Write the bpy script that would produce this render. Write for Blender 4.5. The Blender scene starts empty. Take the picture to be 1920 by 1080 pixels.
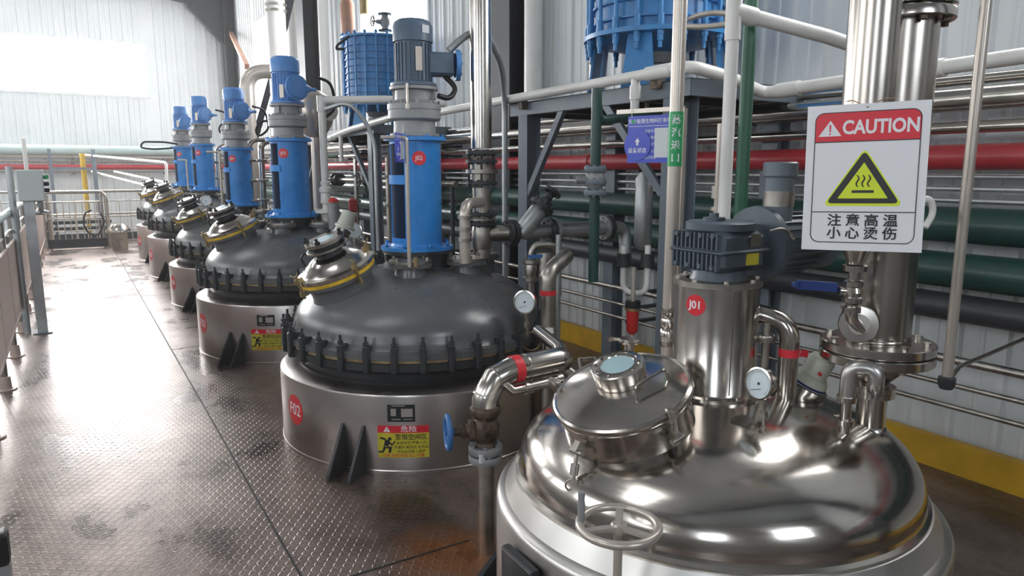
import bpy, math, random
from mathutils import Vector, Matrix
random.seed(7)
S = bpy.context.scene
COL = S.collection
sin, cos, pi, R = math.sin, math.cos, math.pi, math.radians

# ------------------------------------------------------------------ camera
FPX, HC = 1330.0, 1.6
PITCH = math.atan((540 - 318) / FPX)
YAW = math.atan((960 - 128) / math.hypot(FPX, 222))
cam = bpy.data.objects.new('camera', bpy.data.cameras.new('camera'))
COL.objects.link(cam)
cam.data.sensor_width = 36.0
cam.data.lens = 36.0 * FPX / 1920
cam.data.clip_start = 0.02
cam.location = (0, 0, HC)
cam.rotation_euler = (pi / 2 - PITCH, 0, -YAW)
S.camera = cam

# ------------------------------------------------------------------ world, exposure
w = bpy.data.worlds.new('daylight')
S.world = w
w.use_nodes = True
w.node_tree.nodes['Background'].inputs[0].default_value = (0.86, 0.93, 1.0, 1)
w.node_tree.nodes['Background'].inputs[1].default_value = 0.9
vs = S.view_settings
vs.view_transform = 'Standard'
vs.look = 'None'
vs.gamma = 1
vs.use_curve_mapping = False
vs.exposure = 0.32
WIN_FAR, WIN_SIDE, WIN_LEFT, WIN_BACK, ROOF_FILL = 36.0, 6.0, 4.2, 6.0, 3.2

# ------------------------------------------------------------------ where a sight line meets a plane of the hall
_fw = Vector((sin(YAW) * cos(PITCH), cos(YAW) * cos(PITCH), -sin(PITCH)))
_rt = Vector((cos(YAW), -sin(YAW), 0))
_up = _rt.cross(_fw)
EYE = Vector((0, 0, HC))


def ray(x, y):
    return _fw * FPX + _rt * (x - 960) + _up * (540 - y)


def onX(x, y, X):
    d = ray(x, y); return EYE + d * (X / d.x)


def onY(x, y, Y):
    d = ray(x, y); return EYE + d * (Y / d.y)


def onZ(x, y, z=0.0):
    d = ray(x, y); return EYE + d * ((z - HC) / d.z)


def D(x, y, dist):
    d = ray(x, y); return EYE + d * (dist / math.hypot(d.x, d.y))


# ------------------------------------------------------------------ materials
def mat(name, col, metal=0.0, rough=0.5, var=0.0, scale=6.0, bump=0.0, bscale=60.0, rvar=0.0, spec=0.5,
        stretch=(1, 1, 1), dirt=None, coat=0.0):
    m = bpy.data.materials.new(name)
    m.use_nodes = True
    nt = m.node_tree
    N, L = nt.nodes, nt.links
    b = N['Principled BSDF']
    b.inputs['Base Color'].default_value = (*col, 1)
    b.inputs['Metallic'].default_value = metal
    b.inputs['Roughness'].default_value = rough
    b.inputs['Specular IOR Level'].default_value = spec
    b.inputs['Coat Weight'].default_value = coat
    tc = N.new('ShaderNodeTexCoord')
    mp = N.new('ShaderNodeMapping')
    mp.inputs['Scale'].default_value = stretch
    L.new(tc.outputs['Object'], mp.inputs[0])
    if var or rvar or dirt:
        n = N.new('ShaderNodeTexNoise')
        n.inputs['Scale'].default_value = scale
        n.inputs['Detail'].default_value = 6
        n.inputs['Roughness'].default_value = 0.6
        L.new(mp.outputs[0], n.inputs['Vector'])
        if var or dirt:
            cr = N.new('ShaderNodeValToRGB')
            e = cr.color_ramp.elements
            e[0].position, e[1].position = 0.3, 0.7
            d = dirt if dirt else [max(0, c * (1 - var)) for c in col]
            u = [min(1, c * (1 + var)) for c in col] if not dirt else col
            e[0].color = (*d, 1)
            e[1].color = (*u, 1)
            L.new(n.outputs['Fac'], cr.inputs[0])
            L.new(cr.outputs[0], b.inputs['Base Color'])
        if rvar:
            mr = N.new('ShaderNodeMapRange')
            mr.inputs['From Min'].default_value = 0.3
            mr.inputs['From Max'].default_value = 0.7
            mr.inputs['To Min'].default_value = max(0.02, rough - rvar)
            mr.inputs['To Max'].default_value = rough + rvar
            L.new(n.outputs['Fac'], mr.inputs['Value'])
            L.new(mr.outputs[0], b.inputs['Roughness'])
    if bump:
        n2 = N.new('ShaderNodeTexNoise')
        n2.inputs['Scale'].default_value = bscale
        n2.inputs['Detail'].default_value = 4
        L.new(mp.outputs[0], n2.inputs['Vector'])
        bp = N.new('ShaderNodeBump')
        bp.inputs['Strength'].default_value = bump
        bp.inputs['Distance'].default_value = 0.004
        L.new(n2.outputs['Fac'], bp.inputs['Height'])
        L.new(bp.outputs[0], b.inputs['Normal'])
    return m


def glow(name, col, strength):
    m = bpy.data.materials.new(name)
    m.use_nodes = True
    nt = m.node_tree
    b = nt.nodes['Principled BSDF']
    b.inputs['Base Color'].default_value = (0.8, 0.8, 0.8, 1)
    b.inputs['Emission Color'].default_value = (*col, 1)
    b.inputs['Emission Strength'].default_value = strength
    return m


def floor_material():
    m = bpy.data.materials.new('wet_chequer_plate')
    m.use_nodes = True
    nt = m.node_tree
    N, L = nt.nodes, nt.links
    b = N['Principled BSDF']
    tc = N.new('ShaderNodeTexCoord')

    def math_(op, a, bb=None, clamp=False):
        n = N.new('ShaderNodeMath')
        n.operation = op
        n.use_clamp = clamp
        for i, v in enumerate((a, bb)):
            if v is None: continue
            if isinstance(v, (int, float)): n.inputs[i].default_value = v
            else: L.new(v, n.inputs[i])
        return n.outputs[0]
    hs = []
    for k in (0, 1):
        mp = N.new('ShaderNodeMapping')
        mp.inputs['Scale'].default_value = (1 / .04,) * 3
        mp.inputs['Rotation'].default_value = (0, 0, R(35))
        mp.inputs['Location'].default_value = (0.5 * k, 0.5 * k, 0)
        L.new(tc.outputs['Object'], mp.inputs[0])
        fr = N.new('ShaderNodeVectorMath')
        fr.operation = 'FRACTION'
        L.new(mp.outputs[0], fr.inputs[0])
        sp = N.new('ShaderNodeSeparateXYZ')
        L.new(fr.outputs[0], sp.inputs[0])
        u = math_('SUBTRACT', sp.outputs[0], .5)
        v = math_('SUBTRACT', sp.outputs[1], .5)
        if k: u, v = v, u
        u2 = math_('POWER', math_('DIVIDE', math_('ABSOLUTE', u), .47), 2)
        v2 = math_('POWER', math_('DIVIDE', math_('ABSOLUTE', v), .17), 2)
        hs.append(math_('SUBTRACT', 1.0, math_('ADD', u2, v2), True))
    h = math_('MINIMUM', math_('MAXIMUM', hs[0], hs[1]), .55)
    # wear and puddles
    n1 = N.new('ShaderNodeTexNoise')
    n1.inputs['Scale'].default_value = 1.5
    n1.inputs['Detail'].default_value = 7
    n1.inputs['Roughness'].default_value = .62
    mp = N.new('ShaderNodeMapping')
    mp.inputs['Scale'].default_value = (1.3, .8, 1)
    L.new(tc.outputs['Object'], mp.inputs[0])
    L.new(mp.outputs[0], n1.inputs['Vector'])
    cr = N.new('ShaderNodeValToRGB')
    e = cr.color_ramp.elements
    e[0].position, e[0].color = .34, (.08, .055, .045, 1)
    e[1].position, e[1].color = .62, (.38, .30, .265, 1)
    mid = e.new(.5)
    mid.color = (.26, .195, .165, 1)
    L.new(n1.outputs['Fac'], cr.inputs[0])
    n2 = N.new('ShaderNodeTexNoise')
    n2.inputs['Scale'].default_value = 26
    n2.inputs['Detail'].default_value = 5
    L.new(tc.outputs['Object'], n2.inputs['Vector'])
    mx = N.new('ShaderNodeMixRGB')
    mx.blend_type = 'MULTIPLY'
    mx.inputs[0].default_value = .55
    L.new(cr.outputs[0], mx.inputs[1])
    L.new(n2.outputs['Fac'], mx.inputs[2])
    L.new(mx.outputs[0], b.inputs['Base Color'])
    vd = N.new('ShaderNodeVectorMath')
    vd.operation = 'DISTANCE'
    L.new(tc.outputs['Object'], vd.inputs[0])
    vd.inputs[1].default_value = (1.22, 2.46, .05)
    rm = N.new('ShaderNodeMapRange')
    rm.inputs['From Min'].default_value = .3
    rm.inputs['From Max'].default_value = .08
    L.new(math_('ADD', vd.outputs['Value'], math_('MULTIPLY', math_('SUBTRACT', n1.outputs['Fac'], .5), .5)), rm.inputs['Value'])
    mx2 = N.new('ShaderNodeMixRGB')
    mx2.inputs[2].default_value = (.42, .15, .035, 1)
    L.new(math_('MULTIPLY', rm.outputs[0], .7), mx2.inputs[0])
    L.new(mx.outputs[0], mx2.inputs[1])
    L.new(mx2.outputs[0], b.inputs['Base Color'])
    wet = N.new('ShaderNodeMapRange')
    wet.inputs['From Min'].default_value = .40
    wet.inputs['From Max'].default_value = .45
    L.new(n1.outputs['Fac'], wet.inputs['Value'])
    ro = N.new('ShaderNodeMapRange')
    ro.inputs['To Min'].default_value = .22
    ro.inputs['To Max'].default_value = .34
    L.new(wet.outputs[0], ro.inputs['Value'])
    L.new(ro.outputs[0], b.inputs['Roughness'])
    b.inputs['Metallic'].default_value = .6
    b.inputs['Specular IOR Level'].default_value = .6
    bp = N.new('ShaderNodeBump')
    bp.inputs['Strength'].default_value = .7
    bp.inputs['Distance'].default_value = .003
    L.new(h, bp.inputs['Height'])
    L.new(bp.outputs[0], b.inputs['Normal'])
    return m


M = {}
M['floor'] = floor_material()
M['seam'] = mat('dark_plate_joint', (.015, .012, .011), 0, .6)
M['concrete'] = mat('grey_concrete', (.24, .24, .23), 0, .8, .2, 2)
M['sheet'] = mat('white_painted_sheet', (.73, .755, .76), 0, .42, .04, 1.5, rvar=.05)
M['roof'] = mat('grey_roof_sheet', (.3, .31, .32), 0, .6, .04, 1.5)
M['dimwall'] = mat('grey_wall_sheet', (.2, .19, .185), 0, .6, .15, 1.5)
M['beam'] = mat('dark_grey_painted_steel', (.02, .022, .03), .0, .55, .12, 3)
M['frame'] = mat('grey_blue_painted_steel', (.16, .19, .225), .0, .4, .15, 5, rvar=.06)
M['darkframe'] = mat('dark_grey_steel', (.04, .043, .05), .1, .45, .2, 5)
M['yellow'] = mat('yellow_paint', (.62, .36, .02), 0, .5, .18, 5)
M['yellow2'] = mat('yellow_gasket', (.72, .46, .03), 0, .45, .3, 14)
M['steel'] = mat('stainless_steel', (.55, .515, .475), 1, .2, .08, 5, rvar=.06)
M['column'] = mat('drawn_stainless_tube', (.42, .385, .345), 1, .24, .08, 5, rvar=.04)
M['polish'] = mat('polished_stainless', (.55, .51, .465), 1, .17, .1, 2.2, rvar=.05, bump=.045, bscale=4, stretch=(1, 1, 16))
M['brushed'] = mat('brushed_stainless', (.50, .46, .44), 1, .3, .06, 4, rvar=.03)
M['satin'] = mat('satin_stainless', (.56, .54, .515), 1, .36, .1, 3, rvar=.06)
M['dullsteel'] = mat('dull_weathered_steel', (.42, .39, .35), 1, .38, .25, 12, rvar=.1)
M['galv'] = mat('galvanised_steel', (.5, .52, .53), .8, .42, .12, 8)
M['rusty'] = mat('rusty_steel', (.2, .14, .1), .5, .5, .5, 22, dirt=(.04, .026, .018))
M['glaze'] = mat('dark_grey_vessel_paint', (.105, .108, .112), .0, .29, .15, 3, rvar=.06, spec=.7, bump=.06, bscale=7)
M['glazedk'] = mat('black_flange_paint', (.034, .036, .039), .0, .42, .3, 12, rvar=.08)
M['tan'] = mat('tan_gasket', (.36, .25, .13), 0, .6, .35, 20)
M['black'] = mat('black_rubber', (.012, .012, .013), 0, .5)
M['blue'] = mat('blue_gloss_paint', (.025, .24, .66), 0, .3, .1, 5, rvar=.06, coat=.3)
M['blue2'] = mat('pale_blue_paint', (.10, .28, .64), 0, .38, .12, 6)
M['bluecond'] = mat('blue_condenser_paint', (.04, .27, .62), 0, .36, .2, 7, dirt=(.03, .17, .4))
M['navy'] = mat('navy_inside_shade', (.006, .015, .04), 0, .8, spec=.15)  # shade inside the stand openings, put into a near-black liner colour
M['gearcast'] = mat('grey_cast_iron', (.3, .305, .31), .25, .5, .12, 9)
M['motordk'] = mat('slate_blue_paint', (.085, .13, .19), .0, .4, .12, 8)
M['gearbox'] = mat('dark_slate_gearbox_paint', (.09, .115, .14), .1, .4, .12, 10)
M['pvc'] = mat('white_plastic_pipe', (.8, .785, .745), 0, .35, .05, 5)
M['cream'] = mat('cream_metal', (.56, .5, .44), .5, .32, .06, 8)
M['red'] = mat('red_pipe_paint', (.42, .036, .045), 0, .35, .15, 4)
M['redtag'] = mat('red_sticker', (.72, .035, .05), 0, .35)
M['redcap'] = mat('red_plastic', (.6, .03, .03), 0, .35)
M['green'] = mat('dark_green_pipe_paint', (.017, .062, .05), 0, .35, .2, 4)
M['greenv'] = mat('green_pipe_paint', (.03, .12, .07), 0, .4, .15, 6)
M['greenlab'] = mat('green_label', (.02, .36, .12), 0, .4)
M['jade'] = mat('pale_green_grey_paint', (.44, .55, .53), 0, .4, .08, 3)
M['white'] = mat('white_sign_board', (.8, .8, .82), 0, .35)
M['paper'] = mat('white_paper', (.72, .74, .78), 0, .6)
M['caution'] = mat('caution_red', (.7, .025, .045), 0, .35)
M['ink'] = mat('black_ink', (.022, .022, .025), 0, .4)
M['lime'] = mat('fluorescent_yellow', (.68, .8, .03), 0, .4)
M['signyellow'] = mat('yellow_sticker', (.6, .52, .04), 0, .45, .12, 18)
M['signblue'] = mat('blue_sign_board', (.06, .09, .55), 0, .35)
M['handle'] = mat('blue_lever_sleeve', (.012, .035, .17), 0, .4)
M['wheelblue'] = mat('blue_handwheel_paint', (.04, .15, .4), 0, .35)
M['beige'] = mat('beige_enamel', (.6, .62, .53), 0, .35, .05, 6)
M['dial'] = mat('dial_white', (.7, .78, .82), 0, .25)
M['brass'] = mat('dull_brass', (.34, .26, .13), .8, .45, .2, 16)
M['copper'] = mat('copper_brown_paint', (.4, .22, .15), .3, .5, .2, 9)
M['glass'] = mat('pale_sight_glass', (.45, .62, .66), 0, .06, spec=.8)
M['box'] = mat('pale_grey_enamel', (.62, .65, .63), 0, .45)
M['panelsheet'] = mat('brown_reflection_sheet', (.56, .44, .39), .3, .4, .1, 4, rvar=.06)  # a brown reflection put into the base colour of the steel sheet
M['hose'] = mat('pale_clear_hose', (.6, .6, .58), 0, .25)
M['plate'] = mat('engraved_black_plate', (.025, .03, .033), .3, .35)
M['w_far'] = glow('bright_far_window', (1, 1, 1), WIN_FAR)
M['w_side'] = glow('bright_side_window', (1, 1, 1), WIN_SIDE)
M['w_left'] = glow('bright_left_window', (.93, .97, 1), WIN_LEFT)
M['w_back'] = glow('bright_back_window', (.82, .91, 1), WIN_BACK)
M['roof_fill'] = glow('roof_fill_glow', (.97, .99, 1), ROOF_FILL)


# ------------------------------------------------------------------ mesh helpers
def axis_matrix(o, z, xhint=None):
    z = Vector(z).normalized()
    h = Vector(xhint) if xhint else (Vector((1, 0, 0)) if abs(z.x) < .8 else Vector((0, 1, 0)))
    x = (h - z * h.dot(z)).normalized()
    y = z.cross(x)
    m = Matrix((x, y, z)).transposed().to_4x4()
    m.translation = Vector(o)
    return m


def bend(pts, rad=.05, n=6):
    pts = [Vector(p) for p in pts]
    out = [pts[0]]
    for a, p, c in zip(pts, pts[1:], pts[2:]):
        u, v = (a - p), (c - p)
        r = min(rad, u.length * .49, v.length * .49)
        s, e = p + u.normalized() * r, p + v.normalized() * r
        for i in range(n + 1):
            t = i / n
            out.append(s * (1 - t) ** 2 + p * 2 * t * (1 - t) + e * t * t)
    out.append(pts[-1])
    return out


class MB:
    def __init__(self):
        self.v, self.f, self.m, self.mats = [], [], [], []
        self.mi = 0

    def use(self, material):
        if material not in self.mats: self.mats.append(material)
        self.mi = self.mats.index(material)
        return self

    def add(self, vs, fs, mtx=None):
        o = len(self.v)
        self.v += [tuple(mtx @ Vector(p)) if mtx else tuple(p) for p in vs]
        self.f += [tuple(i + o for i in f) for f in fs]
        self.m += [self.mi] * len(fs)
        return self

    def lathe(self, prof, mtx=None, seg=40):
        vs, fs, rings = [], [], []
        for r, z in prof:
            if r < 1e-6:
                rings.append([len(vs)]); vs.append((0, 0, z))
            else:
                rings.append(list(range(len(vs), len(vs) + seg)))
                vs += [(r * cos(2 * pi * i / seg), r * sin(2 * pi * i / seg), z) for i in range(seg)]
        for a, b in zip(rings, rings[1:]):
            for i in range(seg):
                j = (i + 1) % seg
                if len(a) == 1 and len(b) == 1: continue
                if len(a) == 1: fs.append((a[0], b[j], b[i]))
                elif len(b) == 1: fs.append((a[i], a[j], b[0]))
                else: fs.append((a[i], a[j], b[j], b[i]))
        return self.add(vs, fs, mtx)

    def cyl(self, p0, p1, r0, r1=None, seg=20):
        p0, p1 = Vector(p0), Vector(p1)
        r1 = r0 if r1 is None else r1
        h = (p1 - p0).length
        return self.lathe([(0, 0), (r0, 0), (r1, h), (0, h)], axis_matrix(p0, p1 - p0), seg)

    def ring(self, o, z, r0, r1, h, seg=40):
        return self.lathe([(r0, 0), (r1, 0), (r1, h), (r0, h), (r0, 0)], axis_matrix(o, z), seg)

    def bolts(self, o, z, r, n, br, h, ph=0):
        mt = axis_matrix(o, z)
        for k in range(n):
            a = 2 * pi * (k + ph) / n
            c = Vector((r * cos(a), r * sin(a), 0))
            self.lathe([(0, 0), (br, 0), (br, h), (0, h)], mt @ Matrix.Translation(c), 6)
        return self

    def flange(self, o, z, r, t, n=8, br=.008):
        z = Vector(z).normalized()
        self.lathe([(0, 0), (r * .97, 0), (r, t * .12), (r, t * .88), (r * .97, t), (0, t)], axis_matrix(o, z), 36)
        self.bolts(Vector(o) - z * br, z, r * .8, n, br, t + 2 * br)
        return self

    def tube(self, pts, r, seg=12, closed=False, caps=True):
        pts = [Vector(p) for p in pts]
        n = len(pts)
        T = []
        for i in range(n):
            if closed: t = pts[(i + 1) % n] - pts[i - 1]
            else: t = pts[min(i + 1, n - 1)] - pts[max(i - 1, 0)]
            T.append(t.normalized())
        nrm = T[0].orthogonal().normalized()
        vs, fs = [], []
        for i in range(n):
            nrm = (nrm - T[i] * nrm.dot(T[i])).normalized()
            b = T[i].cross(nrm)
            rr = r[i] if isinstance(r, (list, tuple)) else r
            vs += [pts[i] + (nrm * cos(2 * pi * k / seg) + b * sin(2 * pi * k / seg)) * rr for k in range(seg)]
        for i in range(n if closed else n - 1):
            a, c = i * seg, ((i + 1) % n) * seg
            for k in range(seg):
                fs.append((a + k, a + (k + 1) % seg, c + (k + 1) % seg, c + k))
        if caps and not closed:
            fs += [tuple(range(seg))[::-1], tuple(range((n - 1) * seg, n * seg))]
        return self.add(vs, fs)

    def torus(self, o, z, r, rr, seg=36, s2=10):
        mt = axis_matrix(o, z)
        return self.tube([mt @ Vector((r * cos(2 * pi * i / seg), r * sin(2 * pi * i / seg), 0)) for i in range(seg)], rr, s2, True)

    def box(self, c, s, mtx=None, bev=0.0):
        x, y, z = (k / 2 for k in s)
        T = Matrix.Translation(Vector(c))
        mt = (mtx @ T) if mtx else T
        if bev <= 0:
            vs = [(i * x, j * y, k * z) for i in (-1, 1) for j in (-1, 1) for k in (-1, 1)]
            return self.add(vs, [(0, 1, 3, 2), (4, 6, 7, 5), (0, 4, 5, 1), (2, 3, 7, 6), (0, 2, 6, 4), (1, 5, 7, 3)], mt)
        b = min(bev, x * .9, y * .9, z * .9)
        prof = [(x - b, y), (x, y - b), (x, -y + b), (x - b, -y), (-x + b, -y), (-x, -y + b), (-x, y - b), (-x + b, y)][::-1]
        ins = [(px * (x - b) / x, py * (y - b) / y) for px, py in prof]
        vs = [(*p, -z) for p in ins] + [(*p, -z + b) for p in prof] + [(*p, z - b) for p in prof] + [(*p, z) for p in ins]
        fs = [tuple(range(7, -1, -1)), tuple(range(24, 32))]
        for L_ in range(3):
            for i in range(8):
                j = (i + 1) % 8
                fs.append((L_ * 8 + i, L_ * 8 + j, L_ * 8 + 8 + j, L_ * 8 + 8 + i))
        return self.add(vs, fs, mt)

    def bar(self, p0, p1, wx, wy, hint=(0, 0, 1)):
        p0, p1 = Vector(p0), Vector(p1)
        m = axis_matrix((p0 + p1) / 2, p1 - p0, hint)
        return self.box((0, 0, 0), (wx, wy, (p1 - p0).length), m)

    def prism(self, poly, h, mtx=None, z0=0.0):
        n = len(poly)
        vs = [(x, y, z0) for x, y in poly] + [(x, y, z0 + h) for x, y in poly]
        fs = [tuple(range(n))[::-1], tuple(range(n, 2 * n))] + [(i, (i + 1) % n, n + (i + 1) % n, n + i) for i in range(n)]
        return self.add(vs, fs, mtx)

    def arcwall(self, r0, r1, b0, b1, z0, z1, n=24):      # bearings in degrees, clockwise from +Y
        vs, fs = [], []
        for i in range(n + 1):
            b = R(b0 + (b1 - b0) * i / n)
            for r in (r0, r1):
                for z in (z0, z1): vs.append((r * sin(b), r * cos(b), z))
        for i in range(n):
            a, c = i * 4, i * 4 + 4
            fs += [(a, a + 1, c + 1, c), (a + 2, c + 2, c + 3, a + 3), (a, c, c + 2, a + 2), (a + 1, a + 3, c + 3, c + 1)]
        fs += [(0, 2, 3, 1), (n * 4, n * 4 + 1, n * 4 + 3, n * 4 + 2)]
        return self.add(vs, fs)

    def text(self, s, size, mtx, depth=.0006, bold=.0, align='CENTER', sx=1.0):
        cu = bpy.data.curves.new('lettering', 'FONT')
        cu.body = s
        cu.size = size
        cu.align_x = align
        cu.align_y = 'CENTER'
        cu.extrude = depth
        cu.offset = bold * size
        cu.resolution_u = 3
        o = bpy.data.objects.new('lettering', cu)
        COL.objects.link(o)
        bpy.context.view_layer.update()
        me = bpy.data.meshes.new_from_object(o.evaluated_get(bpy.context.evaluated_depsgraph_get()))
        self.add([(v.co.x * sx, v.co.y, v.co.z) for v in me.vertices], [tuple(p.vertices) for p in me.polygons], mtx)
        bpy.data.objects.remove(o)
        bpy.data.meshes.remove(me)
        bpy.data.curves.remove(cu)
        return self

    def map(self, fn, start=0):
        self.v[start:] = [tuple(fn(Vector(p))) for p in self.v[start:]]
        return self

    def build(self, name, material=None, parent=None, label=None, smooth=40):
        v = self.v
        if parent is not None:
            root, off = parent, Vector(parent.location)
            while root.parent is not None:
                root = root.parent
                off = off + root.location
            if root.get('_w', 1) and root.name in WORLD:
                v = [tuple(Vector(p) - off) for p in v]
        me = bpy.data.meshes.new(name)
        me.from_pydata(v, [], self.f)
        ms = self.mats if self.mats else [material]
        for m_ in ms: me.materials.append(m_)
        if self.mats:
            me.polygons.foreach_set('material_index', self.m)
        me.polygons.foreach_set('use_smooth', [True] * len(self.f))
        me.update()
        me.set_sharp_from_angle(angle=R(smooth))
        o = bpy.data.objects.new(name, me)
        COL.objects.link(o)
        if parent is not None: o.parent = parent
        if label: o['label'] = label
        return o

    def single(self, name, material, label, cat, group=None):
        xs, ys, zs = zip(*self.v)
        c = Vector(((min(xs) + max(xs)) / 2, (min(ys) + max(ys)) / 2, min(zs)))
        self.v = [tuple(Vector(p) - c) for p in self.v]
        o = self.build(name, material)
        o.location = c
        return tag(o, label, cat, group)

    def struct(self, name, material=None):
        o = self.build(name, material)
        o['kind'] = 'structure'
        return o


WORLD = set()


def bolt_parts(parent, material, o, z, r, n, br, h, ph=0, name='bolt'):
    for k in range(n):
        a = 2 * pi * (k + ph) / n
        mt = axis_matrix(o, z) @ Matrix.Translation((r * cos(a), r * sin(a), 0))
        MB().lathe([(0, 0), (br, 0), (br, h), (0, h)], mt, 8).build(name, material, parent)


def tag(o, label, cat, group=None):
    o['label'] = label
    o['category'] = cat
    if group: o['group'] = group
    return o


def thing(name, label, cat, loc=(0, 0, 0), group=None, world=True):
    o = bpy.data.objects.new(name, None)
    o.empty_display_size = .1
    COL.objects.link(o)
    o.location = loc
    tag(o, label, cat, group)
    if world: WORLD.add(o.name)
    return o


def copy_tree(o, parent=None):
    c = o.copy()
    COL.objects.link(c)
    if parent is not None: c.parent = parent
    for ch in list(o.children): copy_tree(ch, c)
    return c


def pol(b, r, z):        # bearing in degrees clockwise from +Y
    return Vector((r * sin(R(b)), r * cos(R(b)), z))

# ================================================================== THE HALL
XW, YF, XL, YB = 4.0, 20.5, -7.0, -4.5


def ribbed(mb, u0, u1, z0, z1, place, pitch=.235, h=.028):
    """profiled sheet from u0 to u1; place(u, out, z) puts it in the hall"""
    prof, u = [], u0
    k0 = math.ceil(u0 / pitch)
    prof.append((u0, 0))
    k = k0
    while k * pitch + .06 < u1:
        a = k * pitch
        if a > u0 + .001:
            prof += [(a, 0), (a + .012, h), (a + .04, h), (a + .052, 0)]
            prof += [(a + .125, 0), (a + .131, h * .3), (a + .15, h * .3), (a + .156, 0)] if a + .17 < u1 else []
        k += 1
    prof.append((u1, 0))
    vs, fs = [], []
    for uu, o in prof:
        vs += [place(uu, o, z0), place(uu, o, z1)]
    for i in range(len(prof) - 1):
        fs.append((2 * i, 2 * i + 2, 2 * i + 3, 2 * i + 1))
    mb.add(vs, fs)


def wall_with_windows(name, u0, u1, z0, z1, wins, place, material=None):
    mb = MB()
    us = sorted({u0, u1, *[a for w_ in wins for a in w_[:2]]})
    for a, b in zip(us, us[1:]):
        hole = [w_ for w_ in wins if w_[0] <= a + 1e-6 and w_[1] >= b - 1e-6]
        if hole:
            ribbed(mb, a, b, z0, hole[0][2], place)
            ribbed(mb, a, b, hole[0][3], z1, place)
        else:
            ribbed(mb, a, b, z0, z1, place)
    return mb.struct(name, material or M['sheet'])


def window(n, u0, u1, z0, z1, place, pane):
    fr = MB()
    for a, b, c, d in ((u0 - .05, u1 + .05, z0 - .05, z0), (u0 - .05, u1 + .05, z1, z1 + .05), (u0 - .05, u0, z0, z1), (u1, u1 + .05, z0, z1)):
        p, q = Vector(place(a, -.04, c)), Vector(place(b, .035, d))
        fr.box((p + q) / 2, [abs(k) for k in (q - p)])
    o = fr.struct('window_%d' % n, M['sheet'])
    g = MB()
    p, q = Vector(place(u0, -.03, z0)), Vector(place(u1, -.02, z1))
    g.box((p + q) / 2, [abs(k) for k in (q - p)])
    g.build('window_pane', pane, o)


pr = lambda u, o, z: (XW - o, u, z)
pf = lambda u, o, z: (u, YF - o, z)
pl = lambda u, o, z: (XL + o, u, z)
pb = lambda u, o, z: (u, YB + o, z)
RW = [(1.1, 2.6, 2.68, 4.9), (8.45, 10.75, 2.75, 4.9), (14.1, 18.1, 2.75, 4.9)]
FW = [(-4.6, 1.88, 3.42, 4.66)]
LW = [(-2.0, 1.0, 2.4, 4.4), (3.0, 7.0, 2.4, 4.4), (9.0, 13.0, 2.4, 4.4), (15.0, 19.0, 2.4, 4.4)]
BW = [(-5.5, -3.2, 2.4, 4.2), (.4, 2.2, 2.6, 4.6)]
wall_with_windows('wall_right', YB, YF, -.2, 6.2, RW, pr)
wall_with_windows('wall_far', XL, XW, -3, 7.6, FW, pf)
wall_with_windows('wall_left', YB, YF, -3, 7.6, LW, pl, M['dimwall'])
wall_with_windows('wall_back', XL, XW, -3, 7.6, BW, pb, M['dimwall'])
k = 1
for w_ in FW: window(k, *w_, pf, M['w_far']); k += 1
for w_ in RW: window(k, *w_, pr, M['w_side']); k += 1
for w_ in LW: window(k, *w_, pl, M['w_left']); k += 1
for w_ in BW: window(k, *w_, pb, M['w_back']); k += 1

# roof sheets, with unseen glowing strips added between them to light the hall
zr = lambda x: 6.15 + (XW - x) * .13
rf = MB()
LIGHTS = [(1.5, 3.2), (8.5, 10.2), (15.5, 17.2)]
ys = [YB] + [a for p in LIGHTS for a in p] + [YF]
for i in range(0, len(ys), 2):
    rf.add([(XW, ys[i], zr(XW)), (XL, ys[i], zr(XL)), (XL, ys[i + 1], zr(XL)), (XW, ys[i + 1], zr(XW))], [(0, 1, 2, 3)])
for a, b in LIGHTS:
    for x0, x1 in ((XL, -5.2), (-.9, XW)):
        rf.add([(x0, a, zr(x0)), (x1, a, zr(x1)), (x1, b, zr(x1)), (x0, b, zr(x0))], [(0, 1, 2, 3)])
rf.struct('ceiling', M['roof'])
for a, b in LIGHTS:
    g = MB().add([(-5.2, a, zr(-5.2)), (-.9, a, zr(-.9)), (-.9, b, zr(-.9)), (-5.2, b, zr(-5.2))], [(0, 1, 2, 3)])
    g.struct('window_%d' % k, M['roof_fill']); k += 1  # out-of-view glowing strip, added as extra light from above

# working deck, with its plate joints, and the hall floor below it
fl = MB().use(M['floor']).box((1.68, 8.0, -.05), (4.64, 25.0, .1))
fl.use(M['seam'])
fl.box((.65, 8, .0005), (.011, 25, .003))
for y in (2.55, 6.9, 10.1, 13.4, 16.6): fl.box((1.0, y, .0005), (.7, .01, .003))
fl.use(M['darkframe']).box((-.62, 8, -.06), (.05, 25, .14))
fl.struct('floor')
MB().box((-3.8, 8, -3.05), (6.4, 25, .1)).struct('floor_lower', M['concrete'])

bb = MB().box((XW - .1, 8, .085), (.06, 25, .17))
bb.struct('baseboard_right', M['yellow'])

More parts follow.
